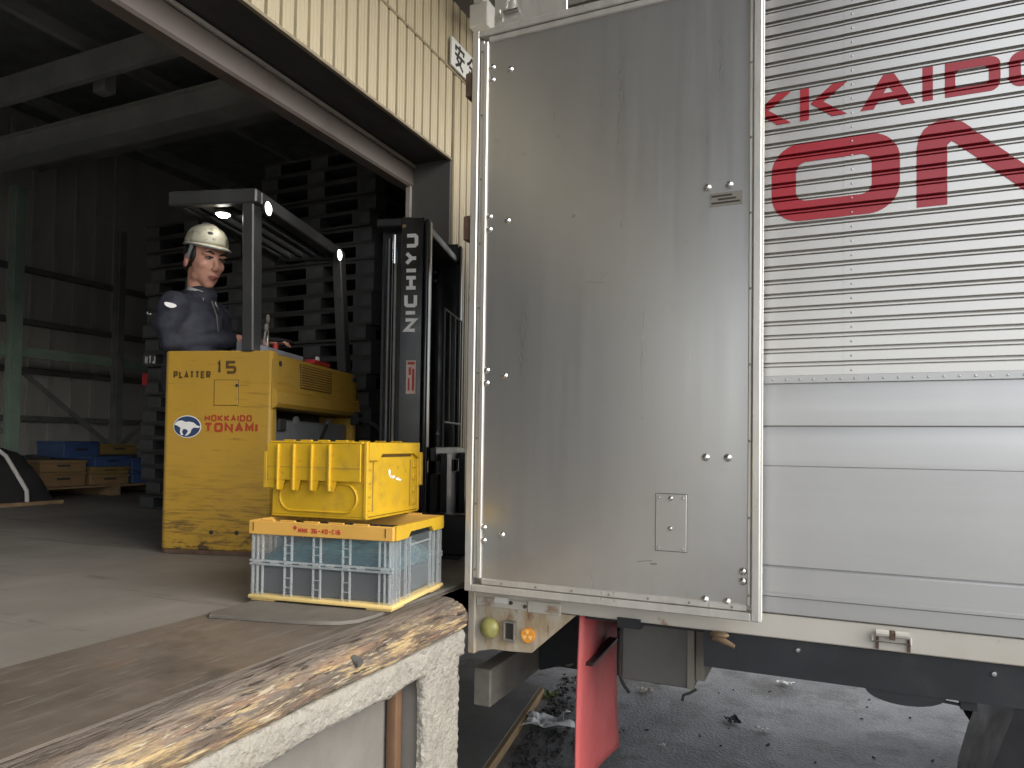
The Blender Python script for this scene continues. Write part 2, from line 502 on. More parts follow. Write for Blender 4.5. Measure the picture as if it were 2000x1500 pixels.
# ------------------------------------------------------------------ lettering from strokes
GL = {
    'A': ([(0, 0), (.5, 1), (1, 0)], [(.2, .3), (.8, .3)]), 'C': ([(1, 1), (.12, 1), (0, .85), (0, .15), (.12, 0), (1, 0)],),
    'D': ([(0, 0), (0, 1), (.8, 1), (1, .8), (1, .2), (.8, 0), (0, 0)],), 'E': ([(1, 1), (0, 1), (0, 0), (1, 0)], [(0, .5), (.85, .5)]),
    'H': ([(0, 0), (0, 1)], [(1, 0), (1, 1)], [(0, .5), (1, .5)]), 'I': ([(.5, 0), (.5, 1)],), 'J': ([(1, 1), (1, .15), (.85, 0), (.1, 0), (0, .25)],),
    'K': ([(0, 0), (0, 1)], [(1, 1), (.12, .5), (1, 0)]), 'L': ([(0, 1), (0, 0), (1, 0)],),
    'M': ([(0, 0), (0, 1), (.5, .3), (1, 1), (1, 0)],), 'N': ([(0, 0), (0, 1), (1, 0), (1, 1)],),
    'O': ([(.5, 0), (.85, 0), (1, .15), (1, .85), (.85, 1), (.15, 1), (0, .85), (0, .15), (.15, 0), (.5, 0)],),
    'P': ([(0, 0), (0, 1), (.85, 1), (1, .88), (1, .55), (.85, .42), (0, .42)],),
    'R': ([(0, 0), (0, 1), (.85, 1), (1, .88), (1, .55), (.85, .42), (0, .42)], [(.55, .42), (1, 0)]),
    'T': ([(0, 1), (1, 1)], [(.5, 1), (.5, 0)]), 'U': ([(0, 1), (0, .15), (.15, 0), (.85, 0), (1, .15), (1, 1)],),
    'Y': ([(0, 1), (.5, .48), (1, 1)], [(.5, .48), (.5, 0)]), '1': ([(.25, .85), (.6, 1), (.6, 0)],),
    '5': ([(1, 1), (0, 1), (0, .52), (.85, .52), (1, .4), (1, .12), (.85, 0), (0, 0)],),
    '3': ([(0, 1), (1, 1), (1, 0), (0, 0)], [(.2, .5), (1, .5)]), '4': ([(.75, 0), (.75, 1), (0, .35), (1, .35)],),
    '6': ([(1, 1), (0, 1), (0, 0), (1, 0), (1, .5), (0, .5)],), '0': ([(.5, 0), (1, 0), (1, 1), (0, 1), (0, 0), (.5, 0)],),
    '-': ([(.1, .5), (.9, .5)],), ' ': (),
    '安': ([(.5, 1), (.5, .86)], [(.1, .66), (.1, .84), (.9, .84), (.86, .68)], [(.46, .76), (.24, .34), (.84, .0)],
          [(.72, .56), (.56, .24), (.1, 0)], [(.02, .5), (.98, .5)]),
    '全': ([(.5, 1), (.3, .76), (.02, .56)], [(.5, 1), (.7, .76), (.98, .56)], [(.24, .55), (.76, .55)], [(.2, .3), (.8, .3)],
          [(.04, .02), (.96, .02)], [(.5, .55), (.5, .02)]),
}


def stroke_quads(pl, t):
    """offset polyline (2d) to a strip of quads with mitred joints"""
    n = len(pl)
    closed = n > 2 and abs(pl[0][0] - pl[-1][0]) + abs(pl[0][1] - pl[-1][1]) < 1e-6
    P = [Vector(p) for p in pl]
    Lf, Rt = [], []
    for i in range(n):
        if closed and i in (0, n - 1):
            d0 = (P[-1] - P[-2]).normalized()
            d1 = (P[1] - P[0]).normalized()
        else:
            d0 = (P[i] - P[i - 1]).normalized() if i > 0 else (P[1] - P[0]).normalized()
            d1 = (P[i + 1] - P[i]).normalized() if i < n - 1 else d0
        n0, n1 = Vector((-d0.y, d0.x)), Vector((-d1.y, d1.x))
        b = n0 + n1
        if b.length < .2:
            b = n0
        b.normalize()
        k = min(2.0, 1 / max(.35, b.dot(n0)))
        Lf.append(P[i] + b * k * t / 2)
        Rt.append(P[i] - b * k * t / 2)
    return [(Lf[i], Lf[i + 1], Rt[i + 1], Rt[i]) for i in range(n - 1)]


def lettering(mb, text, org, xd, yd, h, adv=None, wf=.8, t=.16, gap=.28, depth=.0012, extent=None, each=None):
    """raised flat letters: org lower-left corner, xd reading direction, yd up; extent fits the line to a length"""
    org, xd, yd = Vector(org), Vector(xd).normalized(), Vector(yd).normalized()
    nd = xd.cross(yd)
    ws = [(.22 if c in 'I' else .5 if c in '1 ' else 1.0) for c in text]
    if extent:
        tot = sum(w * wf for w in ws) + gap * (len(text) - 1)
        k = (extent / h) / tot
    else:
        k = 1.0
    x = 0.0
    for c, w in zip(text, ws):
        gw = w * wf * k
        tt = t
        for si, pl in enumerate(GL[c]):
            q2 = [((tt / 2 + px * (gw - tt)) if c != 'I' else gw * px, tt / 2 + py * (1 - tt)) for px, py in pl]
            for qd in stroke_quads(q2, tt):
                pts = [org + xd * ((x + p.x) * h) + yd * (p.y * h) + nd * (.0001 * si) for p in qd]
                mb.prism(pts, nd * depth)
        x += gw + gap * k
        if each:                    # every letter a part of its own
            mb.build('letter', each[0], each[1])
            mb = MB()
    if each:
        mb.bm.free()
    return mb


# ================================================================== SETTING
g = MB()
g.grid(lambda a, b: Vector((-700 + 1400 * a, -700 + 1400 * b, 0)), 20, 20)
g.build('ground', 'asphalt', kind='structure')
f = MB()
f.box(-9.3, -1.278, -7, 9.2, .88, 1.0)
f.build('dock_floor', 'floor', kind='structure')
f = MB()
f.box(-1.785, -1.281, -7, 9.0, 1.0005, 1.004)
f.build('dock_apron', 'apron', kind='structure')

# ------------------------------------------------------------------ loading dock
dock = thing('loading_dock', 'concrete loading dock edge with worn timber bumper and white roughcast pillar', 'loading dock', (-1.28, 0, 0))


def sect(p, y, amp, f1, f2):
    q = Vector((p[0] * f1, y * f2, p[1] * f1))
    return Vector((p[0] + amp * noise.noise(q), y, p[1] + amp * noise.noise(q + Vector((31, 7, 3)))))


prof = [(-1.272, .985), (-1.272, 1.002), (-1.25, 1.003), (-1.215, 1.0), (-1.19, .991), (-1.172, .975), (-1.160, .952), (-1.157, .928), (-1.162, .908),
        (-1.18, .900), (-1.272, .900)]


def tim(a, b):
    k = a * (len(prof) - 1)
    i = min(int(k), len(prof) - 2)
    fr = k - i
    x = prof[i][0] * (1 - fr) + prof[i + 1][0] * fr
    z = prof[i][1] * (1 - fr) + prof[i + 1][1] * fr
    y = -7 + 9.245 * b
    amp = .006 if x > -1.22 else .0008
    v = sect((x, z), y, amp, 26, 3.2)
    d2 = noise.noise(Vector((x * 70, y * 9, z * 70)))
    if x > -1.22 and d2 > .12:
        v += Vector((-.004, 0, -.003)) * min(1, (d2 - .12) * 5)
    return v


t_ = MB()
t_.grid(tim, 30, 900)
tb = t_.build('timber_bumper', 'timber', dock, True, angle=50)
t_ = MB()
t_.cyl((-1.172, 1.60, .966), (-1.145, 1.60, .958), .012, n=12)
t_.box(-1.20, -1.160, 1.588, 1.612, .925, .966)
t_.build('bolt_recess', 'toolbox', tb, True)


def under(a, b):                    # ragged roughcast beam under the timber: a across the section, b along
    y = -7 + 9.24 * b
    lo = .80 + .035 * noise.noise(Vector((y * 1.7, 3, 1))) + .018 * noise.noise(Vector((y * 6, 9, 2))) + .008 * noise.noise(Vector((y * 22, 5, 2)))
    pts = [(-1.30, .896), (-1.172, .896), (-1.166, .88), (-1.166, (lo + .88) / 2), (-1.168, lo + .012), (-1.182, lo), (-1.30, lo + .004)]
    k = a * (len(pts) - 1)
    i = min(int(k), len(pts) - 2)
    fr = k - i
    x = pts[i][0] * (1 - fr) + pts[i + 1][0] * fr
    z = pts[i][1] * (1 - fr) + pts[i + 1][1] * fr
    q = Vector((x * 70, y * 70, z * 70))
    w = .0055 if x > -1.25 else 0
    return Vector((x + w * noise.noise(q), y, z + w * .6 * noise.noise(q + Vector((9, 9, 9)))))


t_ = MB()
t_.grid(under, 18, 900)
t_.build('roughcast_beam', 'rough_concrete', dock, True, angle=80)


def pil(a, b):
    z = .895 * b
    y0 = 1.985 + .006 * noise.noise(Vector((z * 9, 1, 4))) + .006 * noise.noise(Vector((z * 34, 1, 4))) - .05 * max(0, (z - .72) / .17) ** 2
    y1 = 2.215 + .006 * noise.noise(Vector((z * 12, 8, 4)))
    ring = [(-1.20, y0), (-1.18, y0), (-1.168, y0 + .012), (-1.167, (y0 + y1) / 2), (-1.168, y1 - .012), (-1.18, y1), (-1.20, y1)]
    k = a * (len(ring) - 1)
    i = min(int(k), len(ring) - 2)
    fr = k - i
    x = ring[i][0] * (1 - fr) + ring[i + 1][0] * fr
    y = ring[i][1] * (1 - fr) + ring[i + 1][1] * fr
    q = Vector((x * 75, y * 75, z * 75))
    w = .007 if x > -1.2 else .004
    return Vector((x + w * noise.noise(q), y + w * noise.noise(q + Vector((5, 5, 5))), z))


t_ = MB()
t_.grid(pil, 48, 90)
t_.build('roughcast_pillar', 'rough_concrete', dock, True, angle=80)
t_ = MB()
t_.box(-1.34, -1.30, 1.376, 1.966, 0, .9)
t_.build('wall_panel', 'panel_concrete', dock, True)
t_ = MB()
t_.box(-1.36, -1.19, 1.996, 2.205, 0, .9)
t_.build('pillar_core', 'panel_concrete', dock, True)
t_ = MB()
t_.box(-1.292, -1.254, 1.945, 1.985, 0, .9, .008, seg=2)
t_.build('drain_pipe', 'pipe_brown', dock, True)
t_ = MB()
t_.box(-1.342, -1.302, -7, .75, 0, .9)
t_.build('wall_panel', 'panel_concrete', dock, True)
t_ = MB()
t_.box(-3.2, -3.1, -7, 9, 0, .88)
t_.box(-3.1, -1.35, 1.38, 1.42, 0, .88)
t_.box(-3.1, -1.35, 2.24, 2.28, .55, .88)
t_.build('under_wall', 'panel_concrete', dock, True)
t_ = MB()
t_.box(-1.36, -1.278, 2.25, 8.9, .90, .999)
t_.build('edge_beam', 'beamgrey', dock, True)

# rubber mat whose lifted edge runs under the crates
mt = MB()
edge = [(-1.735, 1.636), (-1.60, 1.665), (-1.476, 1.692), (-1.39, 1.715), (-1.33, 1.742), (-1.292, 1.79), (-1.284, 1.86)]
pts = edge + [(-1.284, 2.9), (-1.76, 2.9), (-1.76, 1.66)]
mt.prism([(x, y, 1.0055) for x, y in pts], (0, 0, .0105))
bmesh.ops.bevel(mt.bm, geom=[e for e in mt.bm.edges if abs(e.verts[0].co.z - e.verts[1].co.z) < .001 and e.verts[0].co.z > 1.012], offset=.003, segments=1, affect='EDGES')
tag(mt.build('dock_mat', 'mat'), 'flat grey brown rubber mat with a curved dark edge under the crates', 'mat')

# ------------------------------------------------------------------ warehouse
XF = -2.10
wh = thing('warehouse', 'cream ribbed warehouse front with a wide dark doorway over the dock', 'building', (XF, 0, 1.0))
RIB = .0872
NR = 7
SW = RIB * NR


def sheet(z0, z1, dx=0.0):
    s = MB()
    # one sheet, ribs running up: shallow pan, narrow groove, small bead in the pan
    pr = []
    for k in range(NR):
        y = k * RIB
        pr += [(y + .000, 0), (y + .004, -.022), (y + .015, -.022), (y + .019, 0), (y + .034, .0), (y + .036, .002), (y + .046, .002), (y + .050, 0),
               (y + .062, 0), (y + .064, .002), (y + .074, .002), (y + .078, 0)]
    pr.append((SW - .002, 0))
    s.grid(lambda a, b: Vector((dx + pr[int(round(a * (len(pr) - 1)))][1], pr[int(round(a * (len(pr) - 1)))][0], z0 + (z1 - z0) * b)), len(pr) - 1, 1)
    return s


ZL, ZS, ZT = 3.278, 3.812, 4.26
YJ = 3.758
y0s = YJ - 15 * SW
lowr = sheet(ZL - 1, ZS - 1).build('siding_sheet', 'siding', wh, angle=20)
lowr.location = (0, y0s, 0)
upr = sheet(ZS + .012 - 1, ZT - 1, -.006).build('siding_sheet', 'siding', wh, angle=20)
upr.location = (0, y0s, 0)
for k in range(1, 24):
    y = y0s + k * SW
    if k < 15:
        dup_mesh(lowr, wh, (0, y, 0))
    dup_mesh(upr, wh, (0, y, 0))
jm = sheet(0, ZS - 1).build('siding_sheet', 'siding', wh, angle=20)
jm.location = (0, YJ + .02, 0)
for k in range(1, 9):
    dup_mesh(jm, wh, (0, YJ + .02 + k * SW, 0))
jl = dup_mesh(jm, wh, (0, y0s - SW, 0))
for k in range(2, 8):
    dup_mesh(jm, wh, (0, y0s - k * SW, 0))
    dup_mesh(upr, wh, (0, y0s - k * SW, 0))
s = MB()
s.box(XF - .012, XF + .006, y0s - 5, 9, ZS - .002, ZS + .012)
s.build('seam_flashing', 'sidingseam', wh, True)
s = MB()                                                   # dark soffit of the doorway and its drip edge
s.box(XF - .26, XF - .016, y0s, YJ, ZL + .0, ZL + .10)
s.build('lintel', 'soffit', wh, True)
s = MB()
s.box(XF - .012, XF + .008, y0s, YJ + .0, ZL - .012, ZL + .002)
s.build('drip_edge', 'sidingseam', wh, True)
s = MB()
s.box(XF - .36, XF - .265, y0s, YJ + .06, 3.135, 3.262, .012)
s.build('door_rail', 'rail', wh, True)
s = MB()
s.box(XF - .262, XF - .248, y0s, YJ + .05, 3.255, 3.272)
s.build('rail_edge', 'railedge', wh, True)
s = MB()
s.box(XF - .30, XF - .006, YJ, YJ + .018, 1.0, ZL)
s.build('door_jamb', 'jamb', wh, True)
s = MB()
s.box(XF - .30, XF - .272, YJ - .028, YJ - .002, 1.0, 3.25)
s.build('jamb_strip', 'railedge', wh, True)
s = MB()
s.box(XF - .30, XF - .006, y0s - .018, y0s, 1.0, ZL)
s.build('door_jamb', 'jamb', wh, True)
# interior shell
s = MB()
s.box(-9.3, -9.2, -7, 9.2, 1.0, 5.6)
s.build('back_wall', 'inwall', wh, True)
s = MB()
s.box(-9.2, XF - .03, 9.1, 9.2, 1.0, 5.6)
s.build('end_wall', 'inwall', wh, True)
s = MB()
s.box(-9.2, XF - .03, -7.1, -7.0, 1.0, 5.6)
s.build('end_wall', 'inwall', wh, True)
s = MB()
s.box(XF - .32, XF - .02, YJ + .09, 9.1, 1.0, 5.6)
s.box(XF - .32, XF - .02, -7, y0s - .1, 1.0, 5.6)
s.box(XF - .26, XF - .02, -7, 9.1, ZL + .11, 5.6)
s.build('inner_lining', 'inwall', wh, True)
s = MB()
s.box(-9.4, XF - .0, -7.2, 9.3, 5.6, 5.7)
s.build('roof', 'roofdark', wh, True)
for (yb, z0, z1) in ((4.3, 4.26, 4.47), (5.6, 4.95, 5.3), (1.9, 4.6, 4.9), (-1.0, 4.6, 4.9)):
    s = MB()
    s.box(-9.2, XF - .27, yb, yb + .12, z0, z1)
    s.box(-9.2, XF - .27, yb - .05, yb + .17, z0 - .012, z0)
    s.box(-9.2, XF - .27, yb - .05, yb + .17, z1, z1 + .012)
    s.build('roof_beam', 'beam', wh, True)
for xb in (-4.2, -6.1, -7.6):
    s = MB()
    s.box(xb, xb + .07, -7, 9.1, 5.0, 5.12)
    s.build('purlin', 'beam', wh, True)
s = MB()
s.bar((-5.9, 4.24, 4.62), (-5.9, 4.24, 4.95), .16, .10)
s.build('beam_bracket', 'beam', wh, True)
s = MB()
s.box(-9.2, XF - .27, 4.0, 4.06, 4.62, 4.86)
s.build('roof_beam', 'beam', wh, True)
# green frame by the back wall
for (x, y, zt, w) in ((-8.0, 4.80, 4.25, .10), (-8.0, 6.02, 4.1, .08), (-8.0, 3.4, 4.2, .10)):
    s = MB()
    s.box(x - .06, x + .06, y - w / 2, y + w / 2, 1.0, zt)
    s.box(x - .02, x + .02, y - w / 2 - .012, y + w / 2 + .012, 1.0, zt)
    s.build('steel_column', 'green' if w > .09 else 'girt', wh, True)
s = MB()
s.box(-8.10, -8.04, 2.0, 9.0, 2.43, 2.54)
s.build('green_girder', 'green', wh, True)
sh_ = MB()
for k in range(36):
    y = k * .28
    sh_.box(0, .03, y, y + .05, 0, 4.5)
sh_.build('wall_ribs', 'inwall', wh, kind='stuff').location = (-9.2 - XF, -3.0, 0)
for z in (1.75, 2.35, 2.95, 3.6):
    s = MB()
    s.box(-9.16, -9.06, -6.9, 9.0, z, z + .07)
    s.build('wall_girt', 'girt', wh, True)
for (ya, za, yb, zb) in ((3.4, 2.43, 4.8, 1.6), (4.8, 2.4, 6.0, 1.5), (6.02, 1.3, 7.2, 2.4)):
    s = MB()
    s.bar((-8.12, ya, za), (-8.12, yb, zb), .02, .05)
    s.build('brace', 'girt', wh, True)
# canopy over the dock front
s = MB()
s.prism([(XF - .03, -9, 4.26), (.25, -9, 4.42), (.25, -9, 4.50), (XF - .03, -9, 4.34)], (0, 18.3, 0))
s.build('canopy', 'canopy', wh, True)
for k in range(9):
    y = -7.0 + k * 2.0
    s = MB()
    s.prism([(XF + .02, y, 4.10), (XF + .02, y, 4.26), (.2, y, 4.41), (.2, y, 4.34)], (0, .08, 0))
    s.build('canopy_rafter', 'beam', wh, True)

# sign board
sg = thing('safety_sign', 'white board with black brush characters on the upper cream wall', 'sign', (XF + .012, 3.70, 3.80))
s = MB()
s.box(0, .012, 0, .78, .026, .20)
bd = s.build('board', 'white', sg)
s = MB()
lettering(s, '安', (.0125, .030, .036), (0, 1, 0), (0, 0, 1), .158, wf=.92, t=.11)
sg_a = s.build('lettering', 'darkprint', sg)
s = MB()
lettering(s, '全', (.0125, .190, .036), (0, 1, 0), (0, 0, 1), .158, wf=.92, t=.11)
s.build('lettering', 'darkprint', sg)

# ================================================================== TRUCK
YS = 2.38
tr = thing('box_truck', 'silver aluminium box truck with red lettering and its rear door folded back along the side', 'truck', (-1.2, YS, 0))
ZC0, PITCH = 1.775, .0437
PR = [(0, 0), (.0255, 0), (.0262, .018), (.0302, .018), (.0312, .002), (.0352, .002), (.0362, .022), (.0428, .022)]   # height in pitch, depth
ZCT = ZC0 + PITCH * 34


def corr_levels():
    out = []
    for k in range(34):
        out += [(ZC0 + PITCH * k + dz, d) for dz, d in PR]
    out.append((ZCT, 0))
    return out


LV = corr_levels()


def corr_depth(z):
    if z <= LV[0][0]:
        return 0.0
    for (a, da), (b, db) in zip(LV, LV[1:]):
        if a <= z <= b:
            return da + (db - da) * (z - a) / (b - a)
    return 0.0


def corr_sheet(x0, x1, dy):
    s = MB()
    s.grid(lambda a, b: Vector((x0 + (x1 - x0) * b, YS + dy + LV[int(round(a * (len(LV) - 1)))][1], LV[int(round(a * (len(LV) - 1)))][0])), len(LV) - 1, 1)
    return s


for i, (xa, xb) in enumerate(((-.86, .048), (.040, 1.26), (1.252, 2.46), (2.452, 3.66), (3.652, 4.86), (4.852, 5.5))):
    corr_sheet(xa, xb, -.0012 * (i % 2)).build('corrugated_sheet', 'alu_corr', tr, True, angle=15)
s = MB()
for k in range(34):
    for xr in (.062, 1.272, 2.472):
        z = ZC0 + PITCH * k + .0135
        s.lathe([(0, .003), (.0024, .0024), (.0036, 0)], 8, Matrix.Translation((xr, YS - .0012, z)) @ Matrix.Rotation(R(90), 4, 'X'))
x = -.16
while x < 3.4:
    s.lathe([(0, .003), (.0026, .0024), (.0038, 0)], 8, Matrix.Translation((x, YS - .006, 1.7625)) @ Matrix.Rotation(R(90), 4, 'X'))
    x += .0385
s.build('rivets', 'bolt', tr, True, kind='stuff')
s = MB()
s.box(-1.2, 5.5, YS - .006, YS + .03, 1.751, 1.776, .0015)
s.build('rivet_rail', 'alu_board', tr, True)
# flat side boards, each with its own profile
bprof = [((1.6165, 1.7505), [(0, .004), (.004, -.004), (.10, -.004), (.118, 0), (.134, .001)]),
         ((1.1815, 1.6165), [(0, .003), (.004, -.004), (.31, -.004), (.312, -.0025), (.314, -.004), (.40, -.004), (.418, .001), (.435, .004)]),
         ((1.034, 1.1815), [(0, .004), (.004, -.002), (.052, -.002), (.056, -.008), (.064, -.008), (.068, -.002), (.14, -.002), (.1475, .003)])]
for (za, zb), pr_ in bprof:
    s = MB()
    n = len(pr_) - 1
    s.grid(lambda a, b: Vector((-1.2 + 6.7 * b, YS + pr_[int(round(a * n))][1], za + pr_[int(round(a * n))][0])), n, 1)
    s.build('side_board', 'alu_board', tr, True, angle=20)
s = MB()
s.box(-1.148, 5.48, YS + .035, 4.58, 1.0, 3.30)
s.build('cargo_box', 'alu_frame', tr, True)
s = MB()
s.box(-1.152, -.862, YS - .004, YS + .02, 1.78, 3.24, .003)
s.build('corner_post', 'alu_frame', tr, True)
s = MB()
s.box(-1.152, 5.5, YS - .012, YS + .05, 3.262, 3.34, .008)
s.build('roof_rail', 'alu_frame', tr, True)
# little fittings high on the rear corner
fit = MB()
fit.tube([(-1.085, YS - .03, 3.26), (-1.085, YS - .03, 3.185), (-1.098, YS - .02, 3.165)], .006, 8)
fit.tube([(-1.125, YS - .018, 3.165), (-1.125, YS - .018, 3.135)], .005, 8)
fit.box(-1.11, -1.05, YS - .02, YS - .004, 3.150, 3.158)
fit.build('door_catch', 'bolt', tr, True)

# lower sill, rear skirt with lamps
s = MB()
s.box(-1.205, 5.5, YS + .002, YS + .05, .957, 1.031, .004)
s.build('side_sill', 'sill', tr, True)
s = MB()
s.prism([(-1.192, YS + .001, .955), (-.806, YS + .001, .955), (-.968, YS + .001, .806), (-1.05, YS + .001, .800), (-1.12, YS + .001, .800), (-1.192, YS + .001, .783)], (0, .012, 0))
sk = s.build('rear_skirt', 'skirt', tr, True)
s = MB()
s.box(-1.222, -1.192, YS - .012, YS + .05, .775, 1.022, .004)
s.build('rear_post', 'skirt', tr, True)
s = MB()
s.box(-1.19, -.99, YS - .004, YS + .004, .953, .985, .002)
s.box(-.985, -.86, YS - .006, YS + .004, .950, .992, .002)
s.build('sill_plate', 'sill', tr, True)
s = MB()
s.box(-1.115, -1.06, YS - .0075, YS - .004, .972, .992)
s.build('white_plate', 'white', tr, True)
for (x, z) in ((-1.05, .976), (-.995, .968)):
    s = MB()
    s.cyl((x, YS - .0095, z), (x, YS - .003, z), .007, n=10)
    s.build('bolt_hole', 'rust', tr, True)
lm = MB()
lm.lathe([(0, .026), (.014, .0245), (.028, .019), (.036, .010), (.039, 0)], 24, Matrix.Translation((-1.135, YS - .004, .876)) @ Matrix.Rotation(R(90), 4, 'X'))
lm.build('marker_lamp', 'lamp_yellow', tr, True)
lm = MB()
for a, b, c, d in ((-1.077, -1.069, .838, .912), (-1.037, -1.029, .838, .912)):
    lm.box(a, b, YS - .016, YS + .002, c, d, .002)
lm.box(-1.069, -1.037, YS - .016, YS + .002, .838, .847, .002)
lm.box(-1.069, -1.037, YS - .016, YS + .002, .903, .912, .002)
fr = lm.build('lamp_socket', 'beamgrey', tr, True)
lm = MB()
lm.box(-1.067, -1.039, YS - .006, YS + .001, .849, .901)
lm.build('socket_hollow', 'darkprint', fr, True)
lm = MB()
lm.cyl((-.982, YS - .010, .868), (-.982, YS + .001, .868), .0255, n=28)
rf = lm.build('reflector', 'orange', tr, True)
for k in range(3):
    a0 = R(90 + 120 * k)
    lm = MB()
    pts = []
    for j in range(7):
        a = a0 + R(-26 + 52 * j / 6)
        pts.append((-.982 + .019 * math.cos(a), YS - .0105, .868 + .019 * math.sin(a)))
    for j in range(6, -1, -1):
        a = a0 + R(-26 + 52 * j / 6)
        pts.append((-.982 + .005 * math.cos(a), YS - .0105, .868 + .005 * math.sin(a)))
    lm.prism(pts, (0, -.0012, 0))
    lm.build('reflector_segment', 'paleorange', rf, True)

# underside
s = MB()
s.box(-.37, 5.3, YS + .012, YS + .05, .838, .954)
s.build('side_frame', 'chassis', tr, True)
for x in (-.086, .424, .93):
    s = MB()
    s.lathe([(0, .006), (.006, .005), (.0085, 0)], 12, Matrix.Translation((x, YS + .012, .926)) @ Matrix.Rotation(R(90), 4, 'X'))
    s.build('frame_bolt', 'bolt', tr, True)
s = MB()
pts = [(.205 + .105 * math.cos(R(180 + 10 * k)), YS + .014, .842 + .040 * math.sin(R(180 + 10 * k))) for k in range(19)]
s.prism(pts, (0, .34, 0))
s.cyl((.195, YS + .05, .797), (.195, YS + .05, .806), .009)
s.box(.345, .385, YS + .02, YS + .05, .812, .842)
s.bar((.29, YS + .03, .826), (.35, YS + .03, .822), .01, .006)
s.build('air_tank', 'chassis', tr, True)
s = MB()                                            # mudguard of the rear wheel
gp = [(.475, .836), (.447, .75), (.417, .66), (.39, .55), (.375, .42), (.62, .42), (.64, .60), (.74, .74), (.9, .83), (1.1, .836)]
s.prism([(x, YS + .015, z) for x, z in gp], (0, .36, 0))
s.build('mudguard', 'black', tr, True)


def wheel(x, y, r, w):
    s = MB()
    mx = Matrix.Translation((x, y, r)) @ Matrix.Rotation(R(90), 4, 'X')
    s.lathe([(r * .56, -w / 2), (r * .9, -w / 2), (r, -w * .32), (r, w * .32), (r * .9, w / 2), (r * .56, w / 2)], 36, mx)
    o = s.build('wheel', 'rubber', tr, True)
    s = MB()
    s.lathe([(0, w * .1), (r * .2, w * .12), (r * .22, w * .02), (r * .45, -w * .1), (r * .56, w * .48)], 30, mx)
    s.build('rim', 'beamgrey', o, True)


for x in (1.0, 4.9):
    wheel(x, YS + .22, .42, .24)
    wheel(x, 4.36, .42, .24)
s = MB()
s.cyl((1.0, YS + .3, .42), (1.0, 4.3, .42), .09)
s.build('axle', 'chassis', tr, True)
for y in (3.02, 3.92):
    s = MB()
    s.box(-1.16, -.80, y, y + .06, .56, .759, .006)
    s.build('rail_plate', 'chassis', tr, True)
    s = MB()
    s.box(-1.16, 5.3, y, y + .06, .76, .93, .006)
    cr = s.build('chassis_rail', 'chassis', tr, True)
    if y < 3.5:
        for (x, z, r, m_) in ((-1.05, .60, .028, 'beamgrey'), (-1.10, .575, .014, 'beamgrey'), (-1.10, .675, .03, 'black'), (-.98, .70, .022, 'black'), (-.97, .60, .02, 'beamgrey')):
            s = MB()
            s.cyl((x, y - .012, z), (x, y + .001, z), r, n=16)
            s.build('rail_bolt', m_, cr, True)
s = MB()
s.box(-1.2, 5.4, YS + .06, 4.56, .935, .998)
s.build('deck_underside', 'chassis', tr, True)
for x in (-.6, .1, 1.8, 2.6, 3.4):
    s = MB()
    s.box(x, x + .05, YS + .2, 4.4, .84, .934)
    s.build('cross_member', 'chassis', tr, True)
s = MB()
s.box(-1.262, -1.186, 2.50, 4.48, .535, .678, .006)
s.build('underrun_bar', 'beamgrey', tr, True)
for y in (3.0, 3.9):
    s = MB()
    s.prism([(-1.18, y, .54), (-1.186, y, .67), (-1.10, y, .92), (-.96, y, .92), (-1.0, y, .60)], (0, .02, 0))
    s.build('bar_bracket', 'chassis', tr, True)
s = MB()                                            # red rubber flap with its fold and the slanted bar


def flp(a, b):
    y = 2.405 + .525 * a
    zt, zb = .952, .30
    z = zt + (zb - zt) * b
    x = -.80 - .012 * math.sin(b * 2.6) + .010 * math.sin(a * 5 + b * 2) - .014 * b * (1 - a)
    return Vector((x, y, z))


s.grid(flp, 10, 18)
fl = s.build('mud_flap', 'flap', tr, True)
md = fl.modifiers.new('solid', 'SOLIDIFY')
md.thickness = .007
s = MB()
s.bar((-.787, 2.47, .765), (-.787, 2.80, .778), .012, .036, .002, up=(1, 0, 0))
s.build('flap_bar', 'black', fl, True)
s = MB()
s.box(-.672, -.420, 2.50, 2.86, .722, .94, .004)
tbx = s.build('toolbox', 'toolbox', tr, True)
s = MB()
s.box(-.440, -.418, 2.494, 2.51, .722, .94)
s.box(-.418, -.388, 2.53, 2.86, .745, .94)
s.build('box_flange', 'beamgrey', tbx, True)
s = MB()
s.tube([(-.672, 2.50, .93), (-.676, 2.49, .78), (-.672, 2.48, .735), (-.65, 2.46, .712), (-.63, 2.45, .695)], .006, 8)
s.build('hose', 'rubber', tr, True)
s = MB()
s.tube([(-.41, 2.50, .724), (-.43, 2.49, .712), (-.45, 2.48, .705), (-.452, 2.47, .688)], .005, 8)
s.build('hose', 'rubber', tr, True)
s = MB()
s.box(-.655, -.575, YS - .006, YS + .03, .935, .968)
s.build('latch_block', 'chassis', tr, True)
hk = MB()
hk.ell((-.315, YS - .03, .956), (.030, .018, .011))
hk.tube([(-.325, YS - .03, .950), (-.30, YS - .035, .938), (-.268, YS - .045, .928)], [.012, .011, .006], 10)
hk.tube([(-.335, YS - .03, .945), (-.30, YS - .03, .934)], [.008, .006], 8)
hk.build('rope_hook', 'bronze', tr, True)
s = MB()
for x in (.128, .178):
    s.tube([(x, YS - .012, 1.012), (x + .034, YS - .012, 1.012)], .011, 10)
s.tube([(.118, YS - .006, 1.005), (.118, YS - .006, .985), (.218, YS - .006, .985), (.218, YS - .006, 1.005)], .0035, 6)
hg = s.build('gate_hinge', 'sill', tr, True)
s = MB()
s.box(.163, .178, YS - .02, YS + .0, .995, 1.02, .002)
for x in (.128, .21):
    s.box(x, x + .008, YS - .004, YS + .001, .962, .998)
s.build('hinge_rust', 'rust', hg, True)

# red lettering that follows the ribs of the sheet


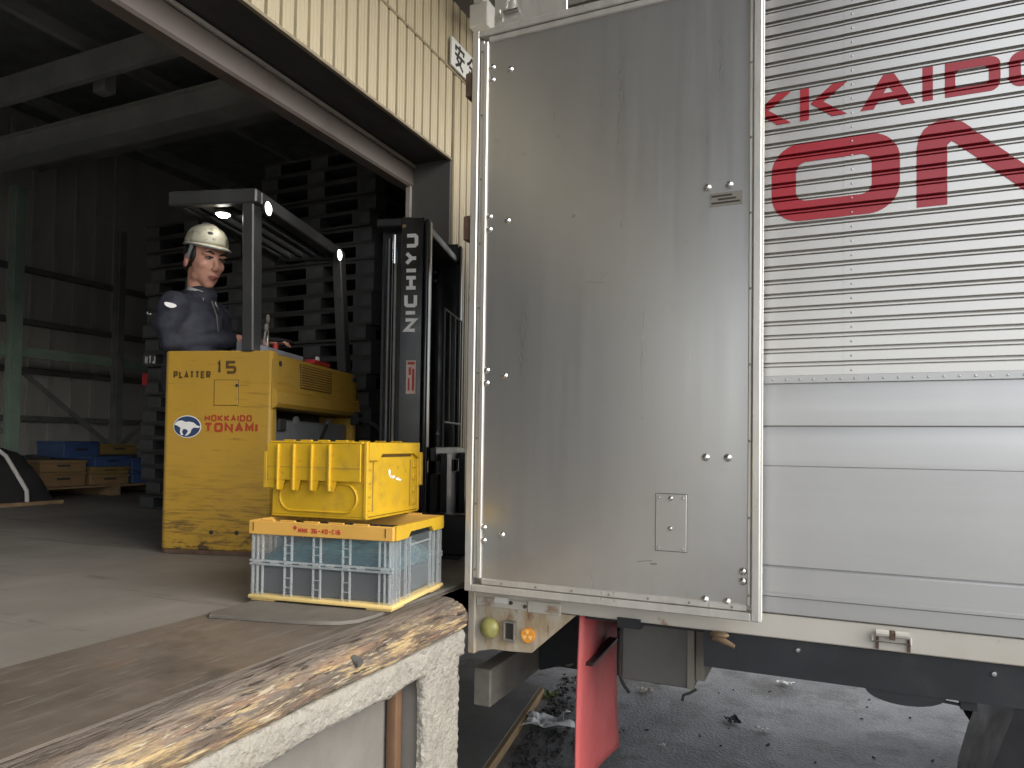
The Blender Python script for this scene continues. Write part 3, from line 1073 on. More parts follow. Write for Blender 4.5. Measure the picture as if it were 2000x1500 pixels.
def on_sheet(bm_src, lift):
    bm = bm_src
    bmesh.ops.triangulate(bm, faces=bm.faces)
    zs = [v.co.z for v in bm.verts]
    for z, d in LV:
        if min(zs) < z < max(zs):
            geom = bm.verts[:] + bm.edges[:] + bm.faces[:]
            bmesh.ops.bisect_plane(bm, geom=geom, plane_co=(0, 0, z), plane_no=(0, 0, 1), dist=1e-6)
    for v in bm.verts:
        v.co.y = YS - lift + corr_depth(v.co.z)


def letter(polys, lift=.0022):
    s = MB()
    for i, p in enumerate(polys):
        q = bmesh.new()
        q.faces.new([q.verts.new((x, 0, z)) for x, z in p])
        on_sheet(q, lift + .0002 * (i % 5 if len(polys) < 12 else 0))
        tmp = bpy.data.meshes.new('tmp')
        q.to_mesh(tmp)
        q.free()
        s.bm.from_mesh(tmp)
        bpy.data.meshes.remove(tmp)
    o = s.build('letter', 'truckred', tr, True, angle=15, recalc=False)
    return o


def strokes(pls, t):
    out = []
    for pl in pls:
        out += stroke_quads(pl, t)
    return [[(p.x if hasattr(p, 'x') else p[0], p.y if hasattr(p, 'y') else p[1]) for p in q] for q in out]


def rrect(x0, x1, z0, z1, r, n=8):
    pts = []
    for cx, cz, a0 in ((x1 - r, z1 - r, 0), (x0 + r, z1 - r, 90), (x0 + r, z0 + r, 180), (x1 - r, z0 + r, 270)):
        for k in range(n + 1):
            a = R(a0 + 90 * k / n)
            pts.append((cx + r * math.cos(a), cz + r * math.sin(a)))
    return pts


def ring(o, i):
    n = len(o)
    return [[o[k], o[(k + 1) % n], i[(k + 1) % n], i[k]] for k in range(n)]


zb, zt = 2.574, 2.674


def K(x):
    letter([[(x, zb), (x + .026, zb), (x + .026, zt), (x, zt)],
            [(x + .030, (zb + zt) / 2), (x + .092, zb), (x + .134, zb), (x + .066, (zb + zt) / 2)],
            [(x + .030, (zb + zt) / 2), (x + .066, (zb + zt) / 2), (x + .134, zt), (x + .092, zt)]])


K(-.085)
K(-.245)
letter([[(.084, zb), (.121, zb), (.128, zb + .012), (.137, zb + .012), (.1475, zb + .047), (.140, zt), (.165, zt), (.165, zb + .062)],
        ]) if False else letter([
            [(.084, zb), (.121, zb), (.160, zb + .066), (.160, zb + .084), (.175, zt), (.146, zt)],
            [(.231, zb), (.195, zb), (.160, zb + .066), (.160, zb + .084), (.175, zt)],
            [(.116, zb + .022), (.201, zb + .022), (.190, zb + .044), (.128, zb + .044)]])
letter([[(.249, zb), (.276, zb), (.276, zt), (.249, zt)]])
o_ = rrect(.306, .442, zb, zt, .026)
i_ = rrect(.332, .414, zb + .024, zt - .024, .012)
o_ = [(x, z) if x > .36 else (.306, zt if z > (zb + zt) / 2 else zb) if False else (x, z) for x, z in o_]
i_ = rrect(.332, .414, zb + .024, zt - .024, .012)
o_ = [((.306, zt) if (x < .333 and z > (zb + zt) / 2) else (.306, zb) if x < .333 else (x, z)) for x, z in o_]
letter([[p for k_, p in enumerate(q) if p not in q[:k_]] for q in ring(o_, i_)])
letter(ring(rrect(.462, .60, zb, zt, .03), rrect(.490, .572, zb + .024, zt - .024, .014)))
letter(ring(rrect(-.41, -.27, zb, zt, .03), rrect(-.382, -.298, zb + .024, zt - .024, .014)))
Z0, Z1 = 2.259, 2.503
letter(ring(rrect(-.168, .191, Z0, Z1, .085, 10), rrect(-.096, .116, Z0 + .062, Z1 - .060, .03, 10)))
arc = [(.358 - .052 * 0 + .062 * math.cos(R(a)) - .06, 2.450 + .062 * math.sin(R(a))) for a in range(175, 40, -15)]
letter([[(.234, Z0 + .002), (.312, Z0 + .002), (.312, 2.436), (.234, 2.436)],
        [(.234, 2.436), (.312, 2.436), (.316, 2.444), (.322, 2.445), (.330, 2.440), (.385, 2.462), (.370, 2.478), (.350, 2.497), (.325, 2.509), (.298, 2.512),
         (.272, 2.505), (.252, 2.490), (.239, 2.465)],
        [(.330, 2.440), (.515, Z0 + .002), (.59, Z0 + .002), (.385, 2.462)],
        [(.512, 2.31), (.59, Z0 + .002), (.59, 2.51), (.512, 2.51)]])
letter([[(-.62, Z1 - .062), (-.215, Z1 - .062), (-.215, Z1), (-.62, Z1)], [(-.455, Z0), (-.38, Z0), (-.38, Z1 - .062), (-.455, Z1 - .062)]])
letter([[(.64, Z0), (.72, Z0), (.83, Z1 - .08), (.83, Z1)], [(.83, Z1), (.83, Z1 - .08), (.94, Z0), (1.02, Z0)], [(.72, Z0 + .06), (.94, Z0 + .06), (.91, Z0 + .11), (.75, Z0 + .11)]])
letter([[(1.06, Z0), (1.135, Z0), (1.135, Z1), (1.06, Z1)], [(1.36, Z0), (1.435, Z0), (1.435, Z1), (1.36, Z1)], [(1.135, Z1 - .09), (1.2475, Z0 + .06), (1.2475, Z0 + .15), (1.135, Z1)],
        [(1.36, Z1 - .09), (1.36, Z1), (1.2475, Z0 + .15), (1.2475, Z0 + .06)]])
letter([[(1.48, Z0), (1.555, Z0), (1.555, Z1), (1.48, Z1)]])

# ---- the opened rear door, folded 270 degrees to lie along the side
YD = 2.29
s = MB()
s.box(-1.135, -.226, YD + .006, YD + .03, 1.07, 3.01)
door = s.build('rear_door', 'alu', tr, True, label='large plain aluminium rear door leaf folded back flat along the truck side')


def frame(x0, x1, z0, z1, y0, y1, bev=.003, m_='alu_frame', nm='door_frame'):
    q = MB()
    q.box(x0, x1, y0, y1, z0, z1, bev)
    return q.build(nm, m_, door, True)


frame(-1.196, -1.168, 1.022, 3.056, YD - .004, YD + .036)
frame(-1.166, -1.150, 1.070, 3.022, YD + .004, YD + .030)
frame(-1.149, -1.132, 1.070, 3.012, YD - .002, YD + .030)
frame(-.2275, -.216, 1.066, 3.022, YD - .001, YD + .030)
frame(-.2145, -.190, 1.022, 3.056, YD - .006, YD + .036)
frame(-1.167, -.2155, 1.022, 1.048, YD - .006, YD + .036)
frame(-1.131, -.2285, 1.050, 1.071, YD - .001, YD + .030)
frame(-1.167, -.2155, 3.030, 3.056, YD - .006, YD + .036)
frame(-1.131, -.2285, 3.006, 3.028, YD - .001, YD + .030)
frame(-.1895, -.1855, 1.024, 3.054, YD - .003, YD + .034, 0, 'white', 'door_edge')
bolts = []
for z in (2.915, 2.369, 1.814, 1.251):
    bolts += [(-1.118, z), (-1.047, z - .022), (-1.118, z - .046)]
for z in (2.372, 1.517, 1.073):
    bolts += [(-.354, z), (-.287, z)]
bolts += [(-.240, 1.170), (-.240, 1.14)]
bp = None
for (x, z) in bolts:
    x = x - (.014 if x < -1 else 0) * (1 - (z - 1.2) / 1.7) * .6
    if bp is None:
        s = MB()
        s.lathe([(0, .0085), (.005, .0078), (.0095, .005), (.0125, 0)], 16, Matrix.Rotation(R(90), 4, 'X'))
        bp = s.build('door_bolt', 'bolt', door)
        bp.location = (x + 1.2, YD + .006 - YS, z)
    else:
        dup_mesh(bp, door, (x + 1.2, YD + .006 - YS, z))
s = MB()
for k in range(9):
    z = 1.10 + k * .235
    s.lathe([(0, .003), (.003, .0022), (.0042, 0)], 8, Matrix.Translation((-.222, YD - .001, z)) @ Matrix.Rotation(R(90), 4, 'X'))
    s.lathe([(0, .003), (.003, .0022), (.0042, 0)], 8, Matrix.Translation((-1.158, YD + .004, z)) @ Matrix.Rotation(R(90), 4, 'X'))
for k in range(7):
    s.lathe([(0, .003), (.003, .0022), (.0042, 0)], 8, Matrix.Translation((-1.05 + .13 * k, YD - .001, 1.060)) @ Matrix.Rotation(R(90), 4, 'X'))
s.build('frame_rivets', 'beamgrey', door, True, kind='stuff')
s = MB()
s.box(-.5105, -.4095, YD + .0050, YD + .0065, 1.2145, 1.3995)
s.build('plate_shadow_gap', 'darkprint', door, True)  # added dark sheet, paints in the shadow gap round the lock plate
s = MB()
s.box(-.509, -.411, YD + .0025, YD + .006, 1.216, 1.398, .0012)
s.build('lock_plate', 'alu', door, True)
for (x, z, r) in ((-.461, 1.384, .008), (-.462, 1.288, .0075), (-.498, 1.386, .004), (-.422, 1.386, .004), (-.498, 1.226, .004), (-.422, 1.226, .004)):
    s = MB()
    s.lathe([(0, .007), (r * .7, .005), (r, 0)], 12, Matrix.Translation((x, YD + .0015, z)) @ Matrix.Rotation(R(90), 4, 'X'))
    s.build('plate_screw', 'bolt', door, True)
s = MB()
s.box(-.347, -.247, YD + .0045, YD + .0062, 2.308, 2.350)
fl_ = s.build('faded_label', M['beamgrey'], door, True)
s = MB()
for k in range(3):
    s.box(-.340 + .02 * (k == 1), -.254 - .012 * k, YD + .0036, YD + .0044, 2.316 + .011 * k, 2.321 + .011 * k)
s.build('label_print', 'darkprint', fl_, True, kind='stuff')
for z in (2.338, 2.868):
    s = MB()
    s.box(-1.226, -1.196, YD + .002, YD + .05, z - .045, z + .045, .004)
    s.build('door_hinge', 'rust', tr, True)
s = MB()
for (x, z, w, h_, a) in ((-.545, 1.178, .05, .0022, -8), (-.515, 1.171, .022, .005, -4), (-.72, 2.10, .07, .0012, 6), (-.69, 2.12, .03, .001, -40), (-.86, 2.62, .012, .008, 10), (-.80, 2.335, .012, .012, 0)):
    s.obox((x, YD + .0058, z), (w, .0006, h_), Matrix.Rotation(R(a), 3, 'Y'))
s.build('door_scuffs', 'beamgrey', door, True, kind='stuff')
# the other door leaf stands on the far side, the rear opening faces the dock
s = MB()
s.box(-1.16, -.10, 4.66, 4.695, 1.02, 3.05)
s.build('rear_door', 'alu', tr, True, label='second aluminium rear door leaf on the far side')

# ================================================================== FORKLIFT (local x = forward, y = away from the camera side)
FL, FA = (-2.413, 2.623, 1.0), R(15.6)
fk = thing('forklift', 'scuffed yellow reach forklift with black mast standing in the doorway', 'forklift', FL, FA)
# near side panel with a rounded rear edge; lower band scraped
s = MB()
pp = [(-.566 + .035 * (1 - math.cos(R(a))) * 1, .035 * (1 - math.sin(R(a)))) for a in (0, 20, 40, 60, 80, 90)]
pts = pp + [(-.012, 0), (-.002, .008), (-.002, .055), (-.566, .055)]
s.prism([(x, y, .0225) for x, y in pts], (0, 0, .9575))
side = s.build('side_panel', 'fork_yellow', fk)
bmv = side.modifiers.new('b', 'BEVEL')
bmv.width = .006
bmv.limit_method = 'ANGLE'
s = MB()
s.prism([(x, y + .004, .002) for x, y in pts], (0, 0, .02))
s.build('skirt_edge', 'rust', fk)
for (x, z, r) in ((-.294, .109, .011), (-.163, .110, .011)):
    s = MB()
    s.cyl((x, -.001, z), (x, .01, z), r, n=16)
    s.build('panel_hole', 'darkprint', fk)
s = MB()
s.box(-.558, -.555, .010, .03, .78, .81)
s.build('edge_slot', 'darkprint', side)
# hatch: dark joint with a proud lid and key hole
s = MB()
s.box(-.2965, -.170, -.0012, .01, .7155, .840)
ht = s.build('hatch', 'brownprint', side)
s = MB()
s.box(-.2935, -.173, -.003, .008, .7185, .837, .0012)
s.build('hatch_lid', 'fork_yellow', ht)
s = MB()
s.cyl((-.178, -.0045, .812), (-.178, .0, .812), .0085, n=12)
s.build('key_hole', 'darkprint', ht)
# lettering on the side panel
s = MB()
lettering(s, 'PLATTER', (-.510, -.0004, .846), (1, 0, 0), (0, 0, 1), .036, wf=.9, t=.26, gap=.20, extent=.194)
s.build('lettering', 'brownprint', side)
s = MB()
lettering(s, '15', (-.286, -.0004, .868), (1, 0, 0), (0, 0, 1), .063, wf=.8, t=.22, gap=.3, extent=.102)
s.build('lettering', 'brownprint', side)
s = MB()
lettering(s, 'HOKKAIDO', (-.341, -.0004, .640), (1, 0, 0), (0, 0, 1), .031, wf=1.0, t=.24, gap=.22, extent=.242)
s.build('lettering', 'darkred', side)
s = MB()
lettering(s, 'TONAMI', (-.343, -.0004, .588), (1, 0, 0), (0, 0, 1), .046, wf=1.0, t=.27, gap=.2, extent=.273)
s.build('lettering', 'darkred', side)
s = MB()
s.box(-.505, -.385, -.0012, .004, .806, .808)
for k in range(7):
    s.box(-.505 + k * .016, -.495 + k * .016, -.0012, .004, .818 + (k > 3) * .005, .823 + (k > 3) * .005)
s.build('faded_print', 'greyprint', side, kind='stuff')
s = MB()
s.prism([(-.4305 + .072 * math.cos(2 * PI * k / 36), -.0004, .613 + .054 * math.sin(2 * PI * k / 36)) for k in range(36)], (0, -.001, 0))
em = s.build('emblem', 'silver', side)
s = MB()
s.prism([(-.4305 + .068 * math.cos(2 * PI * k / 36), -.0016, .613 + .050 * math.sin(2 * PI * k / 36)) for k in range(36)], (0, -.001, 0))
s.build('emblem_disc', 'navy', em)
s = MB()
bear = [(-.066, .010), (-.05, .026), (-.028, .03), (-.008, .022), (.012, .024), (.034, .020), (.052, .006), (.070, .001), (.06, -.006), (.036, -.004), (.024, -.012),
        (.018, -.03), (.004, -.042), (-.012, -.044), (-.002, -.034), (.006, -.022), (-.004, -.012), (-.02, -.012), (-.026, -.026), (-.018, -.040), (-.03, -.042), (-.036, -.026), (-.034, -.006), (-.05, .004)]
s.prism([(-.4305 + x, -.0028, .613 + z) for x, z in bear], (0, -.001, 0))
s.build('emblem_animal', 'silver', em)

# front cowl running across the truck
s = MB()
cp = [(.0, .705), (.020, .712), (.030, .730), (.024, .785), (.008, .797), (.004, .806), (-.004, .950), (-.014, .968), (-.04, .978), (-.22, .985), (-.22, .705)]
s.prism([(x, .056, z) for x, z in cp], (0, 1.051, 0))
bmesh.ops.bevel(s.bm, geom=[e for e in s.bm.edges if all(abs(v.co.y - 1.107) < 1e-5 for v in e.verts) and abs(e.verts[0].co.y - e.verts[1].co.y) < 1e-5 and min(v.co.x for v in e.verts) > -.1],
                offset=.012, segments=2, affect='EDGES')
cowl = s.build('front_cowl', 'fork_yellow', fk)
s = MB()
s.prism([(x, .0, z) for x, z in ((-.0015, .705), (.0, .705), (.020, .712), (.030, .730), (.024, .785), (.008, .797), (.004, .806), (-.001, .90), (-.0015, .94))], (0, .0555, 0))
s.build('cowl_corner', 'fork_yellow', cowl)
s = MB()
s.box(-.012, .0052, .295, .70, .822, .948)
gr = s.build('grille', 'brownprint', cowl)
for k in range(9):
    z = .8275 + k * .0133
    s = MB()
    s.prism([(.0035, .30, z), (.0098, .30, z + .002), (.0085, .30, z + .0075), (.0035, .30, z + .0095)], (0, .395, 0))
    s.build('grille_slat', 'fork_yellow', gr)
s = MB()
s.cyl((-.03, .080, .925), (.0015, .080, .925), .013, n=16)
s.build('cowl_hole', 'darkprint', cowl)
s = MB()
s.box(-.01, .006, 1.035, 1.075, .925, .95)
s.build('cowl_slot', 'darkprint', cowl)
s = MB()
s.box(-.205, .0, 1.052, 1.107, .02, .70)
s.box(-.56, -.205, 1.052, 1.107, .02, .97)
s.build('far_panel', 'fork_yellow', fk)
s = MB()
s.box(-.012, .004, 1.07, 1.09, .05, .70)
s.build('frame_strip', 'fork_yellow', fk)
s = MB()
s.box(-.55, -.25, .06, 1.05, .06, .30)
s.box(-.25, -.22, .06, 1.05, .06, .97)
s.build('operator_floor', 'guard', fk)
# battery in the recess below the cowl
s = MB()
s.box(-.215, -.035, .06, 1.035, .09, .655, .008)
bt = s.build('battery', 'battery', fk)
for y in (.33, .75):
    s = MB()
    s.cyl((-.038, y, .655), (-.026, y, .655), .025, n=16)
    s.cyl((-.026, y, .668), (-.022, y, .668), .009, n=10)
    s.build('lifting_eye', 'battery', bt)
s = MB()
s.box(-.034, -.02, .12, .20, .60, .66, .004)
s.build('battery_plug', 'darkprint', bt)
s = MB()
s.bar((-.028, .55, .48), (-.028, .72, .645), .012, .018)
s.build('battery_strap', 'darkprint', bt)
s = MB()
s.box(.0, .05, 1.00, 1.085, .655, .735, .006)
pl = s.build('power_plug', 'rubber', fk)
s = MB()
s.tube([(.045, 1.03, .69), (.16, .98, .66), (.28, .9, .58), (.4, .85, .42), (.5, .85, .3)], .014, 10)
s.build('power_cable', 'rubber', pl)
# dashboard, levers, wheel
s = MB()
s.prism([(-.06, .06, .982), (-.06, .06, 1.005), (-.14, .06, 1.028), (-.22, .06, 1.03), (-.22, .06, .982)], (0, .40, 0))
dsh = s.build('dashboard', 'dash', fk)
s = MB()
s.cyl((-.10, .22, 1.012), (-.10, .22, 1.045), .014, n=12)
s.build('stop_button', 'red', dsh)
s = MB()
s.box(-.10, -.04, .56, .78, .982, 1.005, .004)
p2_ = s.build('red_tray', 'red', fk)
s = MB()
s.box(-.075, -.06, .65, .675, 1.005, 1.03)
s.build('tag_card', 'white', p2_)
for (y, h, dx) in ((.10, .10, .0), (.16, .12, .005), (.22, .13, .01), (.275, .20, -.01)):
    s = MB()
    s.tube([(-.17, y, 1.02), (-.165 + dx, y, 1.02 + h * .7)], .006, 8)
    lv = s.build('control_lever', 'chrome', fk)
    s = MB()
    s.ell((-.163 + dx, y, 1.02 + h * .8), (.011, .011, .024))
    s.build('lever_knob', 'beamgrey', lv)
s = MB()
ring_ = [(-.30 + .12 * math.cos(2 * PI * k / 28), .55 + .12 * math.sin(2 * PI * k / 28), 1.10) for k in range(29)]
s.tube(ring_, .011, 8, cap=False)
s.tube([(-.30, .55, .99), (-.30, .55, 1.10)], .018, 10)
s.bar((-.41, .55, 1.098), (-.19, .55, 1.098), .02, .01)
s.build('steering_wheel', 'rubber', fk)
# overhead guard
gd = MB()
gd.bar((-.125, .032, .975), (-.140, .03, 1.735), .058, .088, .006, up=(0, 1, 0))
gd.build('guard_post', 'guard', fk)
gd = MB()
gd.bar((-.06, 1.045, .975), (-.108, 1.03, 1.735), .058, .085, .006, up=(0, 1, 0))
gd.build('guard_post', 'guard', fk)
gd = MB()
gd.box(-.55, -.090, -.024, .030, 1.685, 1.755, .008)
roofg = gd.build('guard_rail', 'guard', fk)
gd = MB()
gd.box(-.165, -.090, .031, 1.03, 1.690, 1.756, .006)
gd.build('guard_rail', 'guard', fk)
gd = MB()
gd.box(-.55, -.090, 1.031, 1.075, 1.685, 1.755, .006)
gd.build('guard_rail', 'guard', fk)
gd = MB()
gd.box(-.55, -.50, .031, 1.03, 1.690, 1.752, .006)
gd.build('guard_rail', 'guard', fk)
for x in (-.44, -.355, -.275, -.21):
    gd = MB()
    gd.box(x - .011, x + .011, .031, 1.03, 1.700, 1.735)
    gd.build('guard_bar', 'guard', fk)
gd = MB()
gd.box(-.49, -.17, .031, .20, 1.700, 1.712)
gd.build('lamp_mount', 'guard', fk)
lp = MB()
lp.lathe([(0, 0), (.040, .004), (.046, .016), (.04, .022), (0, .022)], 20, Matrix.Translation((-.335, .105, 1.672)))
wl = lp.build('work_lamp', 'guard', fk)
lp = MB()
lp.lathe([(0, -.012), (.024, -.008), (.034, .002)], 20, Matrix.Translation((-.335, .105, 1.672)))
lp.build('lamp_lens', 'lampbright', wl)
for (x, y, z) in ((-.088, .035, 1.672), (-.088, .93, 1.685)):
    lp = MB()
    lp.lathe([(0, 0), (.018, 0), (.034, .018), (.036, .03), (.030, .030)], 20, Matrix.Translation((x, y, z)) @ Matrix.Rotation(R(90), 4, 'Y'))
    h_ = lp.build('head_lamp', 'guard', fk)
    lp = MB()
    lp.lathe([(.034, .029), (.024, .036), (0, .039)], 20, Matrix.Translation((x, y, z)) @ Matrix.Rotation(R(90), 4, 'Y'))
    lp.build('lamp_lens', 'lamp', h_)

# mast
ms = MB()
ms.box(.578, .690, .13, .165, .03, 1.640, .004)
m1 = ms.build('mast_channel', 'blackgloss', fk)
ms = MB()
ms.box(.578, .60, .166, .22, .03, 1.636)
ms.build('mast_flange', 'blackgloss', m1)
ms = MB()
ms.box(.692, .716, .135, .205, .03, 1.632, .009, seg=3)
ms.build('mast_flange', 'blackgloss', m1)
ms = MB()
ms.box(.535, .692, .87, .905, .03, 1.715, .004)
m2 = ms.build('mast_channel', 'blackgloss', fk)
ms = MB()
ms.box(.694, .712, .868, .93, .03, 1.705, .008, seg=3)
ms.build('mast_flange', 'blackgloss', m2)
for z in (1.55, 1.50):
    ms = MB()
    ms.cyl((.56, .862, z), (.56, .872, z), .008, n=10)
    ms.build('mast_bolt', 'beamgrey', m2)
ms = MB()
ms.box(.45, .69, .14, .90, 1.600, 1.640, .006)
ms.build('mast_crosshead', 'black', fk)
ms = MB()
ms.box(.45, .545, .24, .30, .05, 1.605)
ms.build('inner_mast', 'black', fk)
ms = MB()
ms.box(.45, .545, .72, .78, .05, 1.605)
ms.build('inner_mast', 'black', fk)
ms = MB()
ms.cyl((.540, .155, 1.42), (.540, .155, 1.56), .012, n=12)
ms.build('lift_cylinder', 'chrome', fk)
ms = MB()
ms.cyl((.545, .155, .04), (.545, .155, 1.42), .0065, n=10)
ms.build('cylinder_rod', 'beamgrey', fk)
ms = MB()
ms.cyl((.50, .19, .05), (.50, .19, 1.55), .02, n=12)
ms.build('lift_cylinder', 'black', fk)
s = MB()
lettering(s, 'NICHIYU', (.664, .1296, 1.082), (0, 0, 1), (-1, 0, 0), .064, wf=.85, t=.27, gap=.24, extent=.475, each=('silver', m1))
s = MB()
s.box(.616, .663, .1284, .131, .785, .945)
wl_ = s.build('warning_label', 'pinklabel', m1)
s = MB()
for (a, b, c, d) in ((.622, .657, .925, .938), (.645, .657, .80, .905), (.625, .634, .80, .86), (.628, .64, .875, .912)):
    s.box(a, b, .1275, .1286, c, d)
s.build('label_print', 'darkred', wl_, kind='stuff')
s = MB()
s.box(.585, .603, .1288, .131, 1.588, 1.604)
s.build('small_label', 'boxyellow', m1)
s = MB()
s.prism([(.575, .8685, .60), (.60, .8685, .60), (.5875, .8685, .625)], (0, -.001, 0))
s.build('warning_triangle', 'silver', m2)
# carriage, forks, load guard bars
s = MB()
s.box(.72, .75, .20, .86, .12, .40, .005)
s.box(.72, .75, .20, .86, .46, .53, .005)
s.build('carriage', 'black', fk)
for y in (.32, .74):
    s = MB()
    s.box(.755, .79, y - .05, y + .05, .02, .50, .004)
    s.box(.755, 1.02, y - .05, y + .05, .02, .05, .004)
    s.build('fork', 'black', fk)
s = MB()
s.tube([(.735, .40, .53), (.735, .40, 1.245), (.735, .80, 1.245), (.735, .80, .53)], .0055, 8)
s.tube([(.735, .42, .66), (.735, .80, .66)], .0055, 8)
for y in (.52, .64):
    s.tube([(.735, y, .66), (.735, y, 1.245)], .004, 6)
s.build('load_guard', 'toolbox', fk)
for y in (.06, .98):
    s = MB()
    s.box(.0, .95, y, y + .10, .03, .22, .01)
    lg = s.build('reach_leg', 'black', fk)
    s = MB()
    s.cyl((.86, y + .012, .075), (.86, y + .088, .075), .075, n=20)
    s.build('load_wheel', 'rubber', lg)
for (x, y) in ((-.46, .10), (-.40, .85)):
    s = MB()
    s.cyl((x, y - .03, .045), (x, y + .03, .045), .045, n=18)
    s.build('caster_wheel', 'rubber', fk)

# ================================================================== DRIVER (same local frame, stands in the compartment)
dr = thing('person', 'driver in a dirty white helmet and navy jacket standing inside the forklift, head turned aside', 'person', FL, FA)
HC = Vector((-.494, .215, 1.476))
HY = R(-28)
hm = Matrix.Translation(HC) @ Matrix.Rotation(HY, 4, 'Z') @ Matrix.Rotation(R(13), 4, 'Y')
hr = hm.to_3x3()


def H(x, y, z):
    return hm @ Vector((x, y, z))


b = MB()
b.ell(H(-.012, 0, .045), (.108, .086, .105), hr, 24)
b.ell(H(.028, 0, -.015), (.072, .074, .115), hr, 24)
b.ell(H(.045, 0, -.085), (.048, .050, .045), hr, 20)
b.ell(H(.062, 0, -.118), (.026, .030, .022), hr, 16)
for sy in (-1, 1):
    b.ell(H(.058, sy * .044, -.022), (.034, .028, .030), hr, 16)
    b.ell(H(.014, sy * .050, -.080), (.032, .018, .032), hr, 16)
    b.ell(H(.084, sy * .034, .035), (.018, .034, .012), hr, 14)
b.ell(H(.090, 0, .045), (.012, .06, .035), hr, 16)
b.tube([H(.094, 0, .028), H(.108, 0, -.006), H(.119, 0, -.028)], [.009, .011, .014], 12)
b.ell(H(.110, 0, -.036), (.016, .020, .011), hr, 14)
b.ell(H(.094, 0, -.068), (.014, .026, .009), hr, 14)
b.ell(H(.091, 0, -.082), (.013, .023, .009), hr, 14)
for sy in (-1, 1):
    b.ell(H(-.018, sy * .088, -.018), (.020, .010, .036), hr @ Matrix.Rotation(R(sy * 14), 3, 'Z'), 14)
b.capsule(H(-.03, 0, -.06), (-.535, .235, 1.25), .060, .062)
b.capsule((-.535, .24, 1.17), (-.535, .24, .98), .10, .10)
b.capsule((-.550, .08, 1.185), (-.550, .40, 1.185), .05, .05)
b.capsule((-.560, .24, .95), (-.560, .24, .86), .13, .14)
for (y, fx) in ((.155, -.50), (.33, -.50)):
    b.capsule((-.545, y, .86), (-.500, y, .58), .085, .062)
    b.capsule((-.500, y, .58), (-.520, y, .34), .058, .042)
    b.capsule((-.540, y, .335), (-.40, y, .325), .036, .030)
ELB = Vector((-.575, .075, 1.035))
WRI = Vector((-.31, .235, 1.062))
b.capsule((-.552, .075, 1.18), ELB, .050, .044)
b.capsule(ELB, WRI, .048, .033)
ELB2 = Vector((-.515, .47, 1.02))
WRI2 = Vector((-.31, .50, 1.085))
b.capsule((-.55, .40, 1.18), ELB2, .050, .044)
b.capsule(ELB2, WRI2, .048, .033)


def hand(w, d, side_):
    d = Vector(d).normalized()
    up = Vector((0, 0, 1))
    lat = up.cross(d).normalized()
    b.obox(w + d * .05, (.085, .075, .030), Matrix((d, lat, up)).transposed(), .012)
    for k, ln in enumerate((.060, .070, .066, .052)):
        o = w + d * .088 + lat * (-.03 + .02 * k)
        m1_ = o + d * ln * .55 - up * .006
        m2_ = m1_ + d * ln * .3 - up * ln * .45
        b.tube([o, m1_, m2_], [.0105, .010, .008], 8)
    o = w + d * .03 + lat * side_ * .034
    b.tube([o, o + lat * side_ * .022 + d * .03 - up * .008, o + lat * side_ * .022 + d * .062 - up * .02], [.012, .011, .009], 8)


hand(WRI, (.95, .25, .05), 1)
hand(WRI2, (.9, .2, .1), -1)
body = fused(b, 'body', 'skin', dr, .0065, 5)
# face details
for sy in (-1, 1):
    e = MB()
    e.ell(H(.0925, sy * .036, .014), (.008, .0175, .0045), hr @ Matrix.Rotation(R(-sy * 16), 3, 'Z'), 12)
    ey = e.build('eye', 'eye', body)
    e = MB()
    e.ell(H(.0985, sy * .036 + .002, .0115), (.004, .0075, .0042), hr, 10)
    e.build('iris', 'darkprint', ey)
    e = MB()
    e.tube([H(.099, sy * .016, .0195), H(.1015, sy * .036, .0205), H(.093, sy * .056, .0135)], [.003, .0038, .0025], 6)
    e.build('eyelid', 'hair', body)
    e = MB()
    e.tube([H(.104, sy * .016, .038), H(.103, sy * .038, .046), H(.088, sy * .060, .038)], [.004, .0055, .003], 6)
    e.build('eyebrow', 'hair', body)
    e = MB()
    e.ell(H(-.018, sy * .0935, -.018), (.019, .007, .034), hr @ Matrix.Rotation(R(sy * 14), 3, 'Z'), 14)
    e.build('ear', 'ear', body)
e = MB()
e.tube([H(.098, -.026, -.076), H(.1085, -.010, -.073), H(.1085, .010, -.073), H(.098, .026, -.076)], [.003, .0055, .0055, .003], 8)
e.tube([H(.097, -.020, -.081), H(.1055, 0, -.083), H(.097, .020, -.081)], [.003, .006, .003], 8)
e.build('lips', 'lip', body)
e = MB()
e.ell(H(-.035, 0, .030), (.094, .0905, .098), hr, 24)
e.ell(H(-.070, 0, -.030), (.050, .074, .060), hr, 18)
for sy in (-1, 1):
    e.ell(H(.018, sy * .078, .022), (.024, .012, .048), hr, 12)
hairo = fused(e, 'hair', 'hair', dr, .006, 4)
# helmet
hx = hm @ Matrix.Translation((-.008, 0, .078)) @ Matrix.Rotation(R(-3), 4, 'Y')
h = MB()
NU, NV = 40, 14


def dome(a, bb):
    th = 2 * PI * a
    ph = bb * PI / 2
    rx = .118 + .004 * math.cos(th)
    r = Vector((rx * math.cos(th) * math.cos(ph) ** .82, .100 * math.sin(th) * math.cos(ph) ** .82, .104 * math.sin(ph) ** .95))
    if abs(r.y) < .022 and r.z > .03:
        r.z += .006 * (1 - abs(r.y) / .022)
    return hx @ r


h.grid(dome, NU, NV, closed_u=True)


def brim(a, bb):
    th = 2 * PI * a
    front = max(0, math.cos(th)) ** 2
    out = bb * (.005 + .026 * front)
    return hx @ Vector(((.122 + out) * math.cos(th), (.100 + out * .9) * math.sin(th), -.002 - bb * (.008 + .006 * front)))


